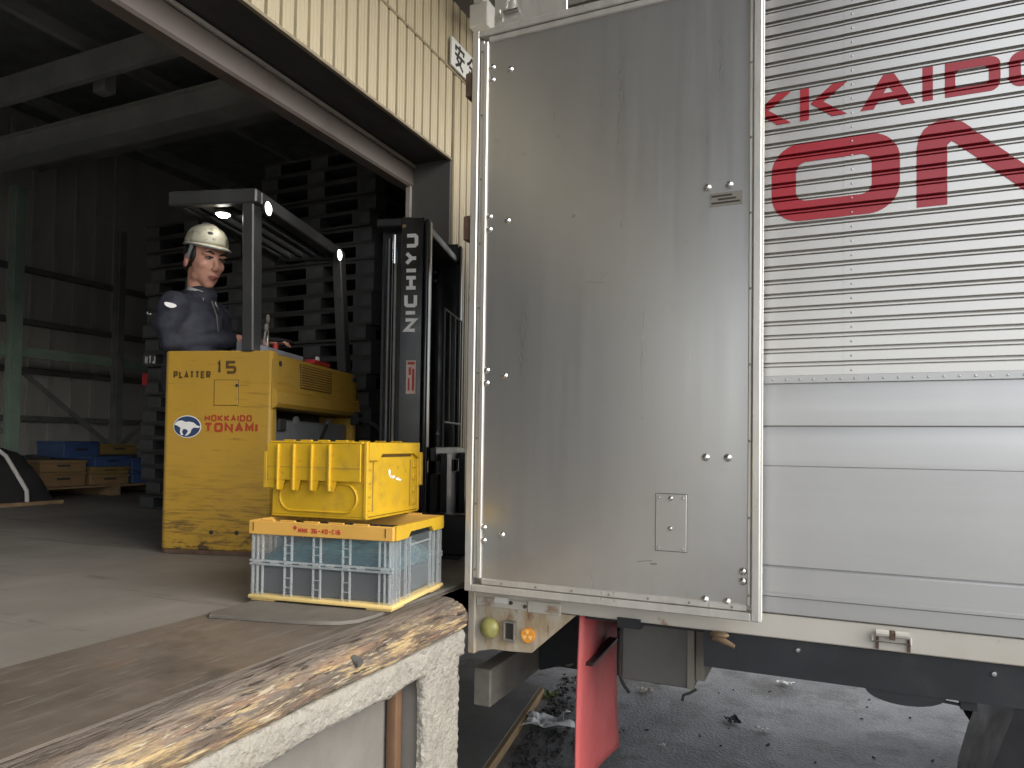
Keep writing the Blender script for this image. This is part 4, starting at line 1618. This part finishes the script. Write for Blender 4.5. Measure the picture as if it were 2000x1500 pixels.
h.grid(brim, NU, 3, closed_u=True)
bmesh.ops.remove_doubles(h.bm, verts=h.bm.verts, dist=.002)
he = h.build('helmet', 'helmet', dr, angle=60)
sd = he.modifiers.new('s', 'SOLIDIFY')
sd.thickness = .004
h = MB()
h.grid(lambda a, bb: hx @ Vector(((.1225 + (.032 * max(0, math.cos(2 * PI * a)) ** 2 + .0055)) * math.cos(2 * PI * a), (.1005 + (.028 * max(0, math.cos(2 * PI * a)) ** 2 + .005)) * math.sin(2 * PI * a),
                                  -.010 - .008 * max(0, math.cos(2 * PI * a)) ** 2 - .006 * bb)), NU, 1, closed_u=True)
h.build('brim_trim', 'strap', he)
h = MB()
h.ell(hx @ Vector((-.02, 0, .106)), (.030, .024, .010), hx.to_3x3(), 14)
h.build('helmet_ridge', 'collar', he)
h = MB()
h.ell(hx @ Vector((.092, -.036, .050)), (.009, .020, .014), hx.to_3x3() @ Matrix.Rotation(R(-28), 3, 'Z') @ Matrix.Rotation(R(-25), 3, 'Y'), 12)
h.build('helmet_mark', 'darkprint', he)
h = MB()
h.tube([H(.03, -.096, .062), H(.012, -.096, .02), H(-.002, -.093, -.005)], .009, 6)
h.tube([H(-.10, -.06, .05), H(-.105, 0, .02), H(-.10, .06, .05)], .014, 8)
h.build('helmet_strap', 'strap', he)
# jacket
j = MB()
j.ell((-0.540, .24, 1.10), (.135, .205, .205), Matrix.Rotation(R(-10), 3, 'Z'), 24)
j.ell((-0.550, .24, 1.205), (.125, .225, .095), Matrix.Rotation(R(-10), 3, 'Z'), 24)
j.capsule((-0.535, .24, 1.03), (-0.520, .24, .88), .165, .160)
j.capsule((-0.555, .065, 1.205), (-0.582, .060, 1.12), .078, .074)
j.capsule((-0.582, .060, 1.12), ELB, .074, .062)
j.capsule(ELB, WRI.lerp(ELB, .12), .062, .046)
j.capsule((-0.550, .41, 1.205), ELB2, .088, .070)
j.capsule(ELB2, WRI2.lerp(ELB2, .12), .070, .050)
j.capsule((-0.548, .235, 1.24), (-0.525, .23, 1.285), .105, .082)
j.capsule((-0.420, .21, 1.16), (-0.410, .21, 1.02), .035, .05)
jk = fused(j, 'jacket', 'jacket', dr, .008, 3)
for v in jk.data.vertices:
    c = v.co
    f1 = noise.noise(Vector((c.x * 9, c.y * 9, c.z * 15)))
    f2 = noise.noise(Vector((c.x * 22 + 5, c.y * 22, c.z * 34)))
    v.co += v.normal * (.009 * f1 + .005 * f2)
cmx = Matrix.Translation((-.528, .228, 1.285)) @ Matrix.Rotation(R(-16), 4, 'Z') @ Matrix.Rotation(R(20), 4, 'Y')
c = MB()
c.grid(lambda a, bb: cmx @ Vector(((.080 + .016 * bb) * math.cos(R(52 + 256 * a)), (.078 + .016 * bb) * math.sin(R(52 + 256 * a)), .024 - .06 * bb)), 26, 4)
co_ = c.build('jacket_collar', 'jacket', jk)
sd = co_.modifiers.new('s', 'SOLIDIFY')
sd.thickness = .008
c = MB()
c.grid(lambda a, bb: cmx @ Vector(((.068 + .010 * bb) * math.cos(R(30 + 300 * a)), (.066 + .010 * bb) * math.sin(R(30 + 300 * a)), .044 - .06 * bb)), 26, 4)
c.prism([cmx @ Vector(q) for q in ((.066, -.040, .012), (.098, -.046, -.026), (.090, -.016, -.040), (.074, -.008, .004))], (.004, -.004, 0))
c.prism([cmx @ Vector(q) for q in ((.066, .040, .012), (.098, .046, -.026), (.090, .016, -.040), (.074, .008, .004))], (.004, -.004, 0))
c.build('shirt_collar', 'collar', dr)
tq = MB()
tq.capsule((-.56, .24, .93), (-.56, .24, .86), .15, .155)
for y in (.155, .33):
    tq.capsule((-.548, y, .86), (-.503, y, .58), .105, .080)
    tq.capsule((-.503, y, .58), (-.520, y, .37), .080, .066)
fused(tq, 'trousers', 'trousers', dr, .010, 4)
# sleeve patch and seams, shaped to the arm
pt = MB()
pm = Matrix.Translation((-.515, -.032, 1.196)) @ Matrix.Rotation(R(24), 4, 'Z') @ Matrix.Rotation(R(12), 4, 'Y')
pt.grid(lambda a, bb: pm @ Vector((.028 * bb * math.cos(2 * PI * a), .004 * bb * bb * 0 - .004, .012 * bb * math.sin(2 * PI * a) + .004 * bb * math.cos(2 * PI * a) ** 2)), 20, 3, closed_u=True)
pt.build('sleeve_patch', 'silver', jk)
pt = MB()
pt.tube([(-.672, .02, 1.175), (-.650, -.01, 1.160), (-.622, -.026, 1.157)], .0035, 6)
pt.build('reflective_piping', 'collar', jk)
pt = MB()
pt.tube([(-.412, .150, 1.252), (-.392, .165, 1.18), (-.384, .175, 1.08)], .0025, 6)
pt.build('zip', 'beamgrey', jk)

# ================================================================== CRATES at the dock edge
CA = R(7.2)
CW, CD, CH = .520, .405, .267
cu, cv = Vector((math.cos(CA), math.sin(CA), 0)), Vector((-math.sin(CA), math.cos(CA), 0))
c0 = Vector((-1.258, 1.915, 1.016)) - cu * CW / 2 + cv * CD / 2
lc = thing('folding_crate', 'clear folding crate with orange rim and cream base standing under the yellow crate', 'crate', tuple(c0), CA)
hx_, hy_ = CW / 2, CD / 2
s = MB()
s.box(-hx_ - .008, hx_ + .008, -hy_ - .008, hy_ + .008, .006, .020, .005, seg=2)
for sx in (-1, 1):
    for sy in (-1, 1):
        s.box(sx * (hx_ - .045) - .045, sx * (hx_ - .045) + .045, sy * (hy_ - .045) - .045, sy * (hy_ - .045) + .045, 0, .0055, .001)
s.build('base_tray', 'crate_cream', lc)
ZR = CH - .046
ZM = .128
for sy in (-1, 1):
    for (za, zb_) in ((.021, ZM - .010), (ZM + .010, ZR)):
        s = MB()
        y = sy * (hy_ - .006)
        s.box(-hx_ + .004, hx_ - .004, y - .0015, y + .0015, za, zb_)
        w = s.build('long_wall', 'clear', lc)
        s = MB()
        yo = sy * (hy_ - .001)
        for x in (-hx_ + .008, -hx_ + .025, -hx_ + .044, hx_ - .044, hx_ - .025, hx_ - .008):
            s.box(x - .0022, x + .0022, yo - .005, yo + .003, za, zb_)
        for x in (-.118, -.010, .098):
            for d in (-.013, .013):
                s.box(x + d - .0022, x + d + .0022, yo - .005, yo + .003, za, zb_)
            for z in [za + (zb_ - za) * k for k in (.3, .62)]:
                s.box(x - .010, x + .010, yo - .004, yo + .002, z - .0015, z + .0015)
        s.build('wall_ribs', 'clear_rib', w, kind='stuff')
    s = MB()
    s.box(-hx_ - .004, hx_ + .004, sy * hy_ - .006, sy * hy_ + .005, ZM - .009, ZM - .002, .001)
    s.box(-hx_ - .004, hx_ + .004, sy * hy_ - .006, sy * hy_ + .005, ZM + .002, ZM + .009, .001)
    hb = s.build('hinge_band', 'clear_rib', lc)
    for k, x in enumerate((-.235, -.17, -.118, -.06, -.010, .04, .098, .15, .235)):
        s = MB()
        s.cyl((x - .012, sy * hy_, ZM), (x + .012, sy * hy_, ZM), .0075, n=8)
        s.build('hinge_knuckle', 'clear_rib', hb)
for sx in (-1, 1):
    s = MB()
    x = sx * (hx_ - .006)
    s.box(x - .0015, x + .0015, -hy_ + .004, hy_ - .004, .021, ZR)
    w = s.build('end_wall', 'clear', lc)
    s = MB()
    xo = sx * (hx_ - .001)
    for y in (-hy_ + .006, -hy_ + .03, -hy_ + .055, -.10, -.07, .10, .13, hy_ - .03, hy_ - .006):
        s.box(xo - .005, xo + .003, y - .0025, y + .0025, .021, ZR)
    s.box(xo - .004, xo + .002, -.07, .10, ZR - .03, ZR - .025)
    s.build('wall_ribs', 'clear_rib', w, kind='stuff')
    s = MB()
    s.box(x - .006 + sx * .006, x + .006 + sx * .006, -.065, .095, .04, ZR - .034, .004)
    s.build('end_hatch', 'clear', lc)
# rim: four rails; the end rails have the grip cut out
for sy in (-1, 1):
    s = MB()
    y = sy * (hy_ + .002)
    s.box(-hx_ - .006, hx_ + .006, y - .008, y + .006, ZR + .001, CH, .002)
    rl = s.build('rim_rail', 'crate_orange', lc)
    for x in (-.20, -.12, -.03, .06, .15):
        s = MB()
        s.box(x - .028, x + .028, y - .006, y + .004, CH + .0002, CH + .005, .001)
        s.build('stacking_lug', 'crate_orange', rl)
    for x in (-hx_ + .012, hx_ - .020):
        s = MB()
        s.box(x - .0015, x + .0015, y - .010, y + .0068, ZR + .012, CH - .006)
        s.build('rim_slot', 'rust', rl)
for sx in (-1, 1):
    x = sx * (hx_ + .002)
    s = MB()
    yz = [(-hy_ + .008, CH), (hy_ - .008, CH), (hy_ - .008, ZR + .001), (.105, ZR + .001), (.085, ZR + .020), (-.085, ZR + .020), (-.105, ZR + .001), (-hy_ + .008, ZR + .001)]
    s.prism([(x - .007, y, z) for y, z in yz], (.014, 0, 0))
    s.build('rim_rail', 'crate_yellow' if sx > 0 else 'crate_orange', lc)
s = MB()
lettering(s, 'MNK 36-40-C16', (-.075, -hy_ - .0102, ZR + .014), (1, 0, 0), (0, 0, 1), .015, wf=.75, t=.2, gap=.2, extent=.155)
s.prism([(-.088, -hy_ - .0102, ZR + .021), (-.0805, -hy_ - .0102, ZR + .029), (-.088, -hy_ - .0102, ZR + .037), (-.0955, -hy_ - .0102, ZR + .029)], (0, -.001, 0))
s.build('lettering', 'red', lc)
# what lies in the clear crate
s = MB()
s.box(-hx_ + .02, hx_ - .02, -hy_ + .02, hy_ - .02, .022, .112, .006)
bx = s.build('inner_carton', 'greybox')
bx.location = c0
bx.rotation_euler = (0, 0, CA)
tag(bx, 'flat dark grey carton filling the lower half of the clear crate', 'carton')
s = MB()


def fold(a, b_):
    x = -hx_ + .022 + (CW - .044) * a
    y = -hy_ + .02 + (CD - .04) * b_
    e = min(1, min(a, 1 - a) * 9) * min(1, min(b_, 1 - b_) * 9)
    z = .116 + e ** .5 * (.064 + .016 * noise.noise(Vector((x * 9, y * 9, 2))) + .006 * noise.noise(Vector((x * 30, y * 30, 6))))
    return Vector((x, y, z))


s.grid(fold, 60, 44)
s.box(-hx_ + .022, hx_ - .022, -hy_ + .02, hy_ - .02, .113, .117)
tl = s.build('film_bundle', 'teal')
tl.location = c0
tl.rotation_euler = (0, 0, CA)
tag(tl, 'crumpled blue green plastic film lying inside the clear crate', 'plastic film')

# yellow crate on top
YA = R(5.0)
YW, YD_, YH = .378, .385, .262
yu, yv = Vector((math.cos(YA), math.sin(YA), 0)), Vector((-math.sin(YA), math.cos(YA), 0))
y0 = Vector((-1.410, 1.985, 1.016 + CH + .0055)) - yu * YW / 2 + yv * YD_ / 2
yc = thing('yellow_crate', 'bright yellow plastic crate with toothed hanging lid stacked on the clear crate', 'crate', tuple(y0), YA)
ax, ay = YW / 2, YD_ / 2
s = MB()
s.box(-ax, ax, -ay, ay, 0, .008, .002)
s.build('crate_base', 'crate_yellow', yc)
# front wall: panel with a raised oval bead
s = MB()
s.box(-ax + .004, ax - .012, -ay, -ay + .006, .009, YH - .004)
fw = s.build('front_wall', 'crate_yellow', yc)
s = MB()
ov = []
for (cx, a0) in ((.105, -90), (-.105, 90)):
    for k in range(13):
        a = R(a0 + 15 * k)
        ov.append((cx + .048 * math.cos(a), -ay - .001, .070 + .048 * math.sin(a)))
ov.append(ov[0])
s.tube(ov, .0045, 6, cap=False)
s.build('oval_bead', 'crate_yellow', fw)
# hanging lid flap over the upper part with ribs and teeth
s = MB()
s.box(-ax - .006, ax - .014, -ay - .020, -ay - .014, .128, YH - .008, .001)
fp = s.build('lid_flap', 'crate_yellow', yc)
s = MB()
s.box(-ax - .006, ax - .014, -ay - .022, -ay - .0205, .172, .1745)
s.build('flap_line', 'greyprint', fp)
for x in (-.146, -.082, -.010, .060):
    s = MB()
    s.box(x - .004, x + .004, -ay - .032, -ay - .0202, .094, YH - .010, .0015)
    s.build('flap_rib', 'crate_yellow', fp)
for x in (-.146, -.082, -.010, .060):
    s = MB()
    s.prism([(x - .020, -ay - .0195, .1275), (x + .022, -ay - .0195, .1275), (x + .012, -ay - .0195, .092), (x - .010, -ay - .0195, .092)], (0, .005, 0))
    s.build('flap_tooth', 'crate_yellow', fp)
s = MB()
s.box(-ax - .010, -ax + .03, -ay - .0195, -ay - .0145, .100, .128)
s.build('flap_tooth', 'crate_yellow', fp)
s = MB()
s.box(-ax - .022, -ax - .008, -ay - .02, -ay + .02, .098, .225, .002)
s.build('flap_end', 'crate_yellow', fp)
# corner post, end wall with hinge teeth and the carry slot
s = MB()
s.box(ax - .011, ax + .002, -ay - .004, -ay + .010, .004, YH, .002)
s.build('corner_post', 'crate_yellow', yc)
s = MB()
s.box(ax - .011, ax + .002, ay - .010, ay + .004, .004, YH, .002)
s.build('corner_post', 'crate_yellow', yc)
s = MB()
s.box(ax - .010, ax - .005, -ay + .011, ay - .011, .009, YH - .030)
ew = s.build('end_wall', 'crate_yellow', yc, label='brightly lit yellow end wall with a white smudge')
s = MB()
s.prism([(ax - .005, -ay + .006, YH - .002), (ax - .005, ay - .006, YH - .002), (ax - .005, ay - .006, YH - .060), (ax - .005, ay - .055, YH - .040), (ax - .005, -ay + .095, YH - .040),
         (ax - .005, -ay + .070, YH - .062), (ax - .005, -ay + .006, YH - .062)], (.010, 0, 0))
s.build('end_rim', 'crate_yellow', yc)
s = MB()
s.box(ax - .0046, ax - .0035, -ay + .10, ay - .06, YH - .052, YH - .043)
s.build('grip_slot', 'brownprint', ew)
s = MB()
s.box(ax - .008, ax + .004, -ay + .012, ay - .012, .010, .022, .002)
s.build('end_foot', 'crate_yellow', yc)
for k in range(4):
    z = .042 + k * .046
    for y in (-ay + .020, ay - .036):
        s = MB()
        s.box(ax - .0048, ax + .001, y - .010, y + .012, z - .012, z + .012, .0015)
        s.build('hinge_tooth', 'crate_yellow', ew)
for (ya_, yb_) in ((-ay + .045, -ay + .049), (ay - .066, ay - .062)):
    s = MB()
    s.box(ax - .0049, ax - .003, ya_, yb_, .024, YH - .065)
    s.build('end_groove', 'boxyellow', ew)
s = MB()
for (y, z, a, b_) in ((-.03, .155, .008, .012), (.0, .138, .012, .006), (.03, .130, .014, .005), (-.02, .14, .006, .006), (.05, .125, .01, .004)):
    s.prism([(ax - .0046, y + a * math.cos(2 * PI * k / 9) * (1 + .3 * math.sin(k * 2.3)), z + b_ * math.sin(2 * PI * k / 9)) for k in range(9)], (.0006, 0, 0))
s.build('white_smudge', 'silver', ew, kind='stuff')
s = MB()
s.box(ax - .006, ax + .010, ay - .004, ay + .016, .100, .225, .002)
s.build('flap_end', 'crate_yellow', yc)
s = MB()
s.box(-ax + .004, ax - .012, ay - .006, ay, .009, YH - .004)
s.build('back_wall', 'crate_yellow', yc)
s = MB()
s.box(-ax, -ax + .006, -ay + .008, ay - .008, .009, YH - .004)
s.build('end_wall', 'crate_yellow', yc)
for sy in (-1, 1):
    s = MB()
    s.box(-ax - .004, ax - .013, sy * ay - .012 if sy < 0 else ay - .008, sy * ay + .008 if sy < 0 else ay + .012, YH - .0075, YH, .002)
    tr_ = s.build('top_rail', 'crate_yellow', yc)
    for x in (-.12, -.05, .02, .09):
        s = MB()
        s.box(x - .022, x + .022, sy * ay - .006, sy * ay + .006, YH + .0002, YH + .005, .001)
        s.build('stacking_lug', 'crate_yellow', tr_)

# ================================================================== PALLET STACKS behind the forklift
def pallet_mesh():
    s = MB()
    W, H_ = 1.0, .112
    s.box(0, W, 0, 1.0, H_ - .020, H_ - .002)
    s.box(0, W, 0, .12, 0, .018)
    s.box(0, W, .44, .56, 0, .018)
    s.box(0, W, .88, 1.0, 0, .018)
    for xa, xb in ((0, .15), (.425, .575), (.85, 1.0)):
        for ya, yb in ((.0, .12), (.44, .56), (.88, 1.0)):
            s.box(xa, xb, ya, yb, .018, H_ - .020)
        s.box(xa + .005, xb - .005, .12, .88, .004, .016)
    return s


ORD = ['topmost', 'second', 'third', 'fourth', 'fifth', 'sixth', 'seventh', 'eighth', 'ninth', 'tenth', 'eleventh', 'twelfth', 'thirteenth', 'fourteenth', 'fifteenth', 'sixteenth',
       'seventeenth', 'eighteenth', 'nineteenth', 'twentieth', 'twenty-first', 'twenty-second', 'twenty-third']
first = None
for (x0, n, desc, grp) in ((-3.83, 23, 'the taller stack behind the forklift mast', 'black pallets in the taller stack'), (-4.985, 20, 'the lower stack behind the driver', 'black pallets in the lower stack')):
    for k in range(n):
        lb = '%s black plastic pallet from the top of %s' % (ORD[n - 1 - k], desc) if k < n - 1 else 'topmost black plastic pallet of %s' % desc
        jx, jy, ja = random.uniform(-.02, .02), random.uniform(-.03, .03), R(random.uniform(-1.2, 1.2))
        if first is None:
            first = pallet_mesh().build('pallet', 'plastic_black')
            pm_ = first.data
            pm_.materials.append(M['blockface'])
            for p in pm_.polygons:
                if p.normal.y < -.9 and .02 < p.center.z < .09:
                    p.material_index = 1
            o = first
        else:
            o = first.copy()
            COL.objects.link(o)
        o.location = (x0 + jx, 4.0 + jy, 1.0 + .1125 * k)
        o.rotation_euler = (0, 0, ja)
        tag(o, lb, 'pallet', grp)
        if (x0 > -4 and k in (7, 8)) or (x0 < -4 and k == 10):
            s = MB()
            if k == 8:
                s.ell((.48, -.004, .070), (.02, .002, .008), n=8)
                s.box(.43, .53, -.003, .0, .03, .035)
            else:
                lettering(s, 'NTJ', ((.445 if x0 > -4 else .03), -.0008, .022), (1, 0, 0), (0, 0, 1), .062, wf=.5, t=.22, gap=.2)
            s.build('lettering', 'silver', o, kind='stuff')
s = MB()
s.box(-4.99, -4.94, 3.975, 3.985, 1.98, 2.07)
tag(s.build('red_tag', 'red'), 'small faded red tag hanging on the left edge of the lower pallet stack', 'tag')

# ================================================================== BACK OF THE WAREHOUSE
cvx = thing('covered_load', 'low black sheet covered load with slanted end at the far left', 'covered load', (-6.5, 3.28, 1.0))
s = MB()


def cov(a, b_):
    y = -1.6 + 2.25 * a
    hgt = .46
    pr_ = [(-.55, .03), (-.50, .30), (-.40, .44), (-.2, .46), (.2, .46), (.40, .43), (.50, .28), (.56, .03)]
    k = b_ * (len(pr_) - 1)
    i = min(int(k), len(pr_) - 2)
    fr_ = k - i
    x = pr_[i][0] * (1 - fr_) + pr_[i + 1][0] * fr_
    z = pr_[i][1] * (1 - fr_) + pr_[i + 1][1] * fr_
    sl_ = max(0, (a - .90) / .10)
    z = min(z, .46 * (1 - sl_) + .03)
    return Vector((x, y + .008 * noise.noise(Vector((x * 6, y * 6, z * 6))), z + .008 * noise.noise(Vector((x * 5, y * 5, 3)))))


s.grid(cov, 50, 28)
s.build('black_sheet', 'cover', cvx)
s = MB()
s.box(-.6, .6, -1.65, .70, .0, .028)
s.build('base_board', 'wood', cvx)
s = MB()
s.tube([(.36, .27, .475), (.46, .31, .40), (.545, .38, .20), (.59, .40, .12), (.60, .40, .03)], .016, 10)
tag(s.build('bent_pipe', 'pipe_white'), 'pale bent pipe leaning down the black covered load', 'pipe')
bpz = bpy.data.objects['bent_pipe']
bpz.location = (-6.5, 3.28, 1.0)
s = MB()
s.box(-.6, .6, 0, 1.5, .085, .105)
for y in (0, .7, 1.4):
    s.box(-.6, .6, y, y + .1, .0, .085)
pl_ = s.build('wooden_pallet', 'wood')
pl_.location = (-6.95, 4.05, 1.0)
tag(pl_, 'dark wooden pallet on the floor under the tan and blue crates', 'pallet')


def small_crate(x, y, z, w, d, h_, m_, lb, grp):
    t = thing('small_crate', lb, 'crate', (x, y, z), R(random.uniform(-2, 2)), grp)
    q = MB()
    q.box(-w / 2, w / 2, -d / 2, d / 2, 0, h_ - .03, .004)
    q.build('crate_shell', m_, t)
    q = MB()
    q.box(-w / 2 - .008, w / 2 + .008, -d / 2 - .008, d / 2 + .008, h_ - .029, h_ - .001, .004)
    rm = q.build('crate_rim', m_, t)
    q = MB()
    q.box(w / 2, w / 2 + .004, -.06, .06, h_ * .45, h_ * .6)
    q.build('hand_hole', 'darkprint', t)
    return t


G1 = 'crates stacked on the far wooden pallet'
small_crate(-6.62, 4.33, 1.106, .40, .42, .13, 'boxorange', 'tan crate at the bottom left of the far crate pile', G1)
small_crate(-6.62, 4.33, 1.237, .40, .42, .11, 'boxorange', 'tan crate topmost of the left column of the far pile', G1)
small_crate(-6.60, 4.78, 1.106, .40, .40, .10, 'boxorange', 'tan crate at the bottom between tan column and blue crates', G1)
small_crate(-6.60, 4.78, 1.207, .40, .40, .07, 'boxyellow', 'flat ochre crate on the middle tan crate of the far pile', G1)
small_crate(-6.60, 5.20, 1.106, .40, .36, .12, 'boxblue', 'blue crate at the bottom right of the far pile', G1)
small_crate(-6.60, 5.20, 1.227, .40, .36, .13, 'boxblue', 'blue crate second in the right column of the far pile', G1)
small_crate(-6.60, 4.80, 1.278, .40, .38, .10, 'boxblue', 'blue crate resting above the flat ochre crate', G1)
small_crate(-6.95, 4.72, 1.35, .40, .36, .17, 'boxblue', 'blue crate at the back and top of the far pile', G1)
small_crate(-6.95, 4.72, 1.106, .38, .36, .24, 'boxdark', 'dark crate under the rear blue crate of the far pile', G1)
small_crate(-6.95, 5.14, 1.106, .38, .40, .28, 'boxdark', 'tall dark crate behind the blue column of the far pile', G1)
small_crate(-6.95, 5.14, 1.387, .38, .40, .11, 'boxyellow', 'ochre crate on the tall dark crate of the far pile', G1)
small_crate(-6.75, 5.58, 1.001, .34, .30, .30, 'boxyellow', 'ochre crate alone on the floor right of the far pile', G1)
small_crate(-7.05, 4.28, 1.106, .36, .40, .27, 'boxdark', 'dark crate behind the left tan column of the far pile', G1)

# ================================================================== GROUND LITTER under the truck
s = MB()
s.prism([(-2.35, 2.95, .02), (-1.45, 2.95, .02), (-1.63, 4.15, .02), (-2.35, 4.30, .02)], (0, 0, .035))
bo = s.build('loading_board', 'plank')
tag(bo, 'flat dark grey board lying on the ground behind the bumper beam', 'board')
s = MB()
s.prism([(-1.448, 2.95, .0), (-1.425, 2.95, .0), (-1.605, 4.15, .0), (-1.628, 4.15, .0)], (0, 0, .05))
tag(s.build('edge_batten', 'boardedge'), 'thin brown wooden batten along the edge of the flat board', 'batten')
d = MB()
for k in range(520):
    y = random.uniform(3.05, 4.6)
    x = -1.40 - .15 * (y - 2.95) + abs(random.gauss(0, .16)) + .02
    r = .003 + .011 * random.random() ** 3
    d.obox((x, y, r * .4), (r * 2, r * 1.4, r), Matrix.Rotation(random.uniform(0, 6), 3, 'Z') @ Matrix.Rotation(random.uniform(-.5, .5), 3, 'X'))
d.build('dirt_crumbs', 'dirt', kind='stuff')


def scrap(x, y, r, m_, lb):
    q = MB()
    ph = random.uniform(0, 9)
    q.grid(lambda a, b_: Vector((r * (a - .5) * 2 * (1 + .3 * math.sin(b_ * 5 + ph)), r * (b_ - .5) * 1.3, .012 + r * .35 * abs(noise.noise(Vector((a * 3.1 + ph, b_ * 3.1, ph)))) * 1.6)), 9, 9)
    o = q.build('litter_scrap', m_, smooth=False)
    o.location = (x, y, 0)
    o.rotation_euler = (0, 0, random.uniform(0, 6))
    tag(o, lb, 'litter', 'scraps of litter on the asphalt')
    md_ = o.modifiers.new('s', 'SOLIDIFY')
    md_.thickness = .002


scrap(-1.42, 3.72, .13, 'paper', 'large crumpled grey plastic bag on the ground left of the red flap')
scrap(-1.56, 4.15, .06, 'leaf', 'green weed scrap beside the flat board')
scrap(-.252, 5.02, .045, 'paper', 'small white scrap just below the black side frame')
scrap(-.493, 4.22, .05, 'boxdark', 'dark scrap in the middle of the asphalt with a white corner')
scrap(-.325, 4.16, .035, 'paper', 'small white scrap right of the dark scrap')
scrap(-1.05, 4.49, .05, 'beamgrey', 'grey scrap right beside the red flap')
scrap(-1.02, 4.70, .035, 'paper', 'small pale scrap under the toolbox')
scrap(-.78, 3.72, .02, 'paper', 'tiny white scrap nearest to the camera')
d = MB()
for k in range(70):
    d.obox((random.uniform(-1.3, 1.6), random.uniform(3.3, 6.5), .003), (random.uniform(.006, .03), random.uniform(.004, .012), .004), Matrix.Rotation(random.uniform(0, 6), 3, 'Z'))
d.build('leaf_litter', 'dirt', kind='stuff')
# gutter end and downpipe under the canopy
s = MB()
s.box(-1.96, -1.84, 3.70, 3.80, 4.02, 4.16, .006)
s.box(-1.93, -1.87, 3.70, 9.0, 4.16, 4.21)
tag(s.build('gutter', 'white'), 'white gutter end box under the dark canopy above the truck door', 'gutter')
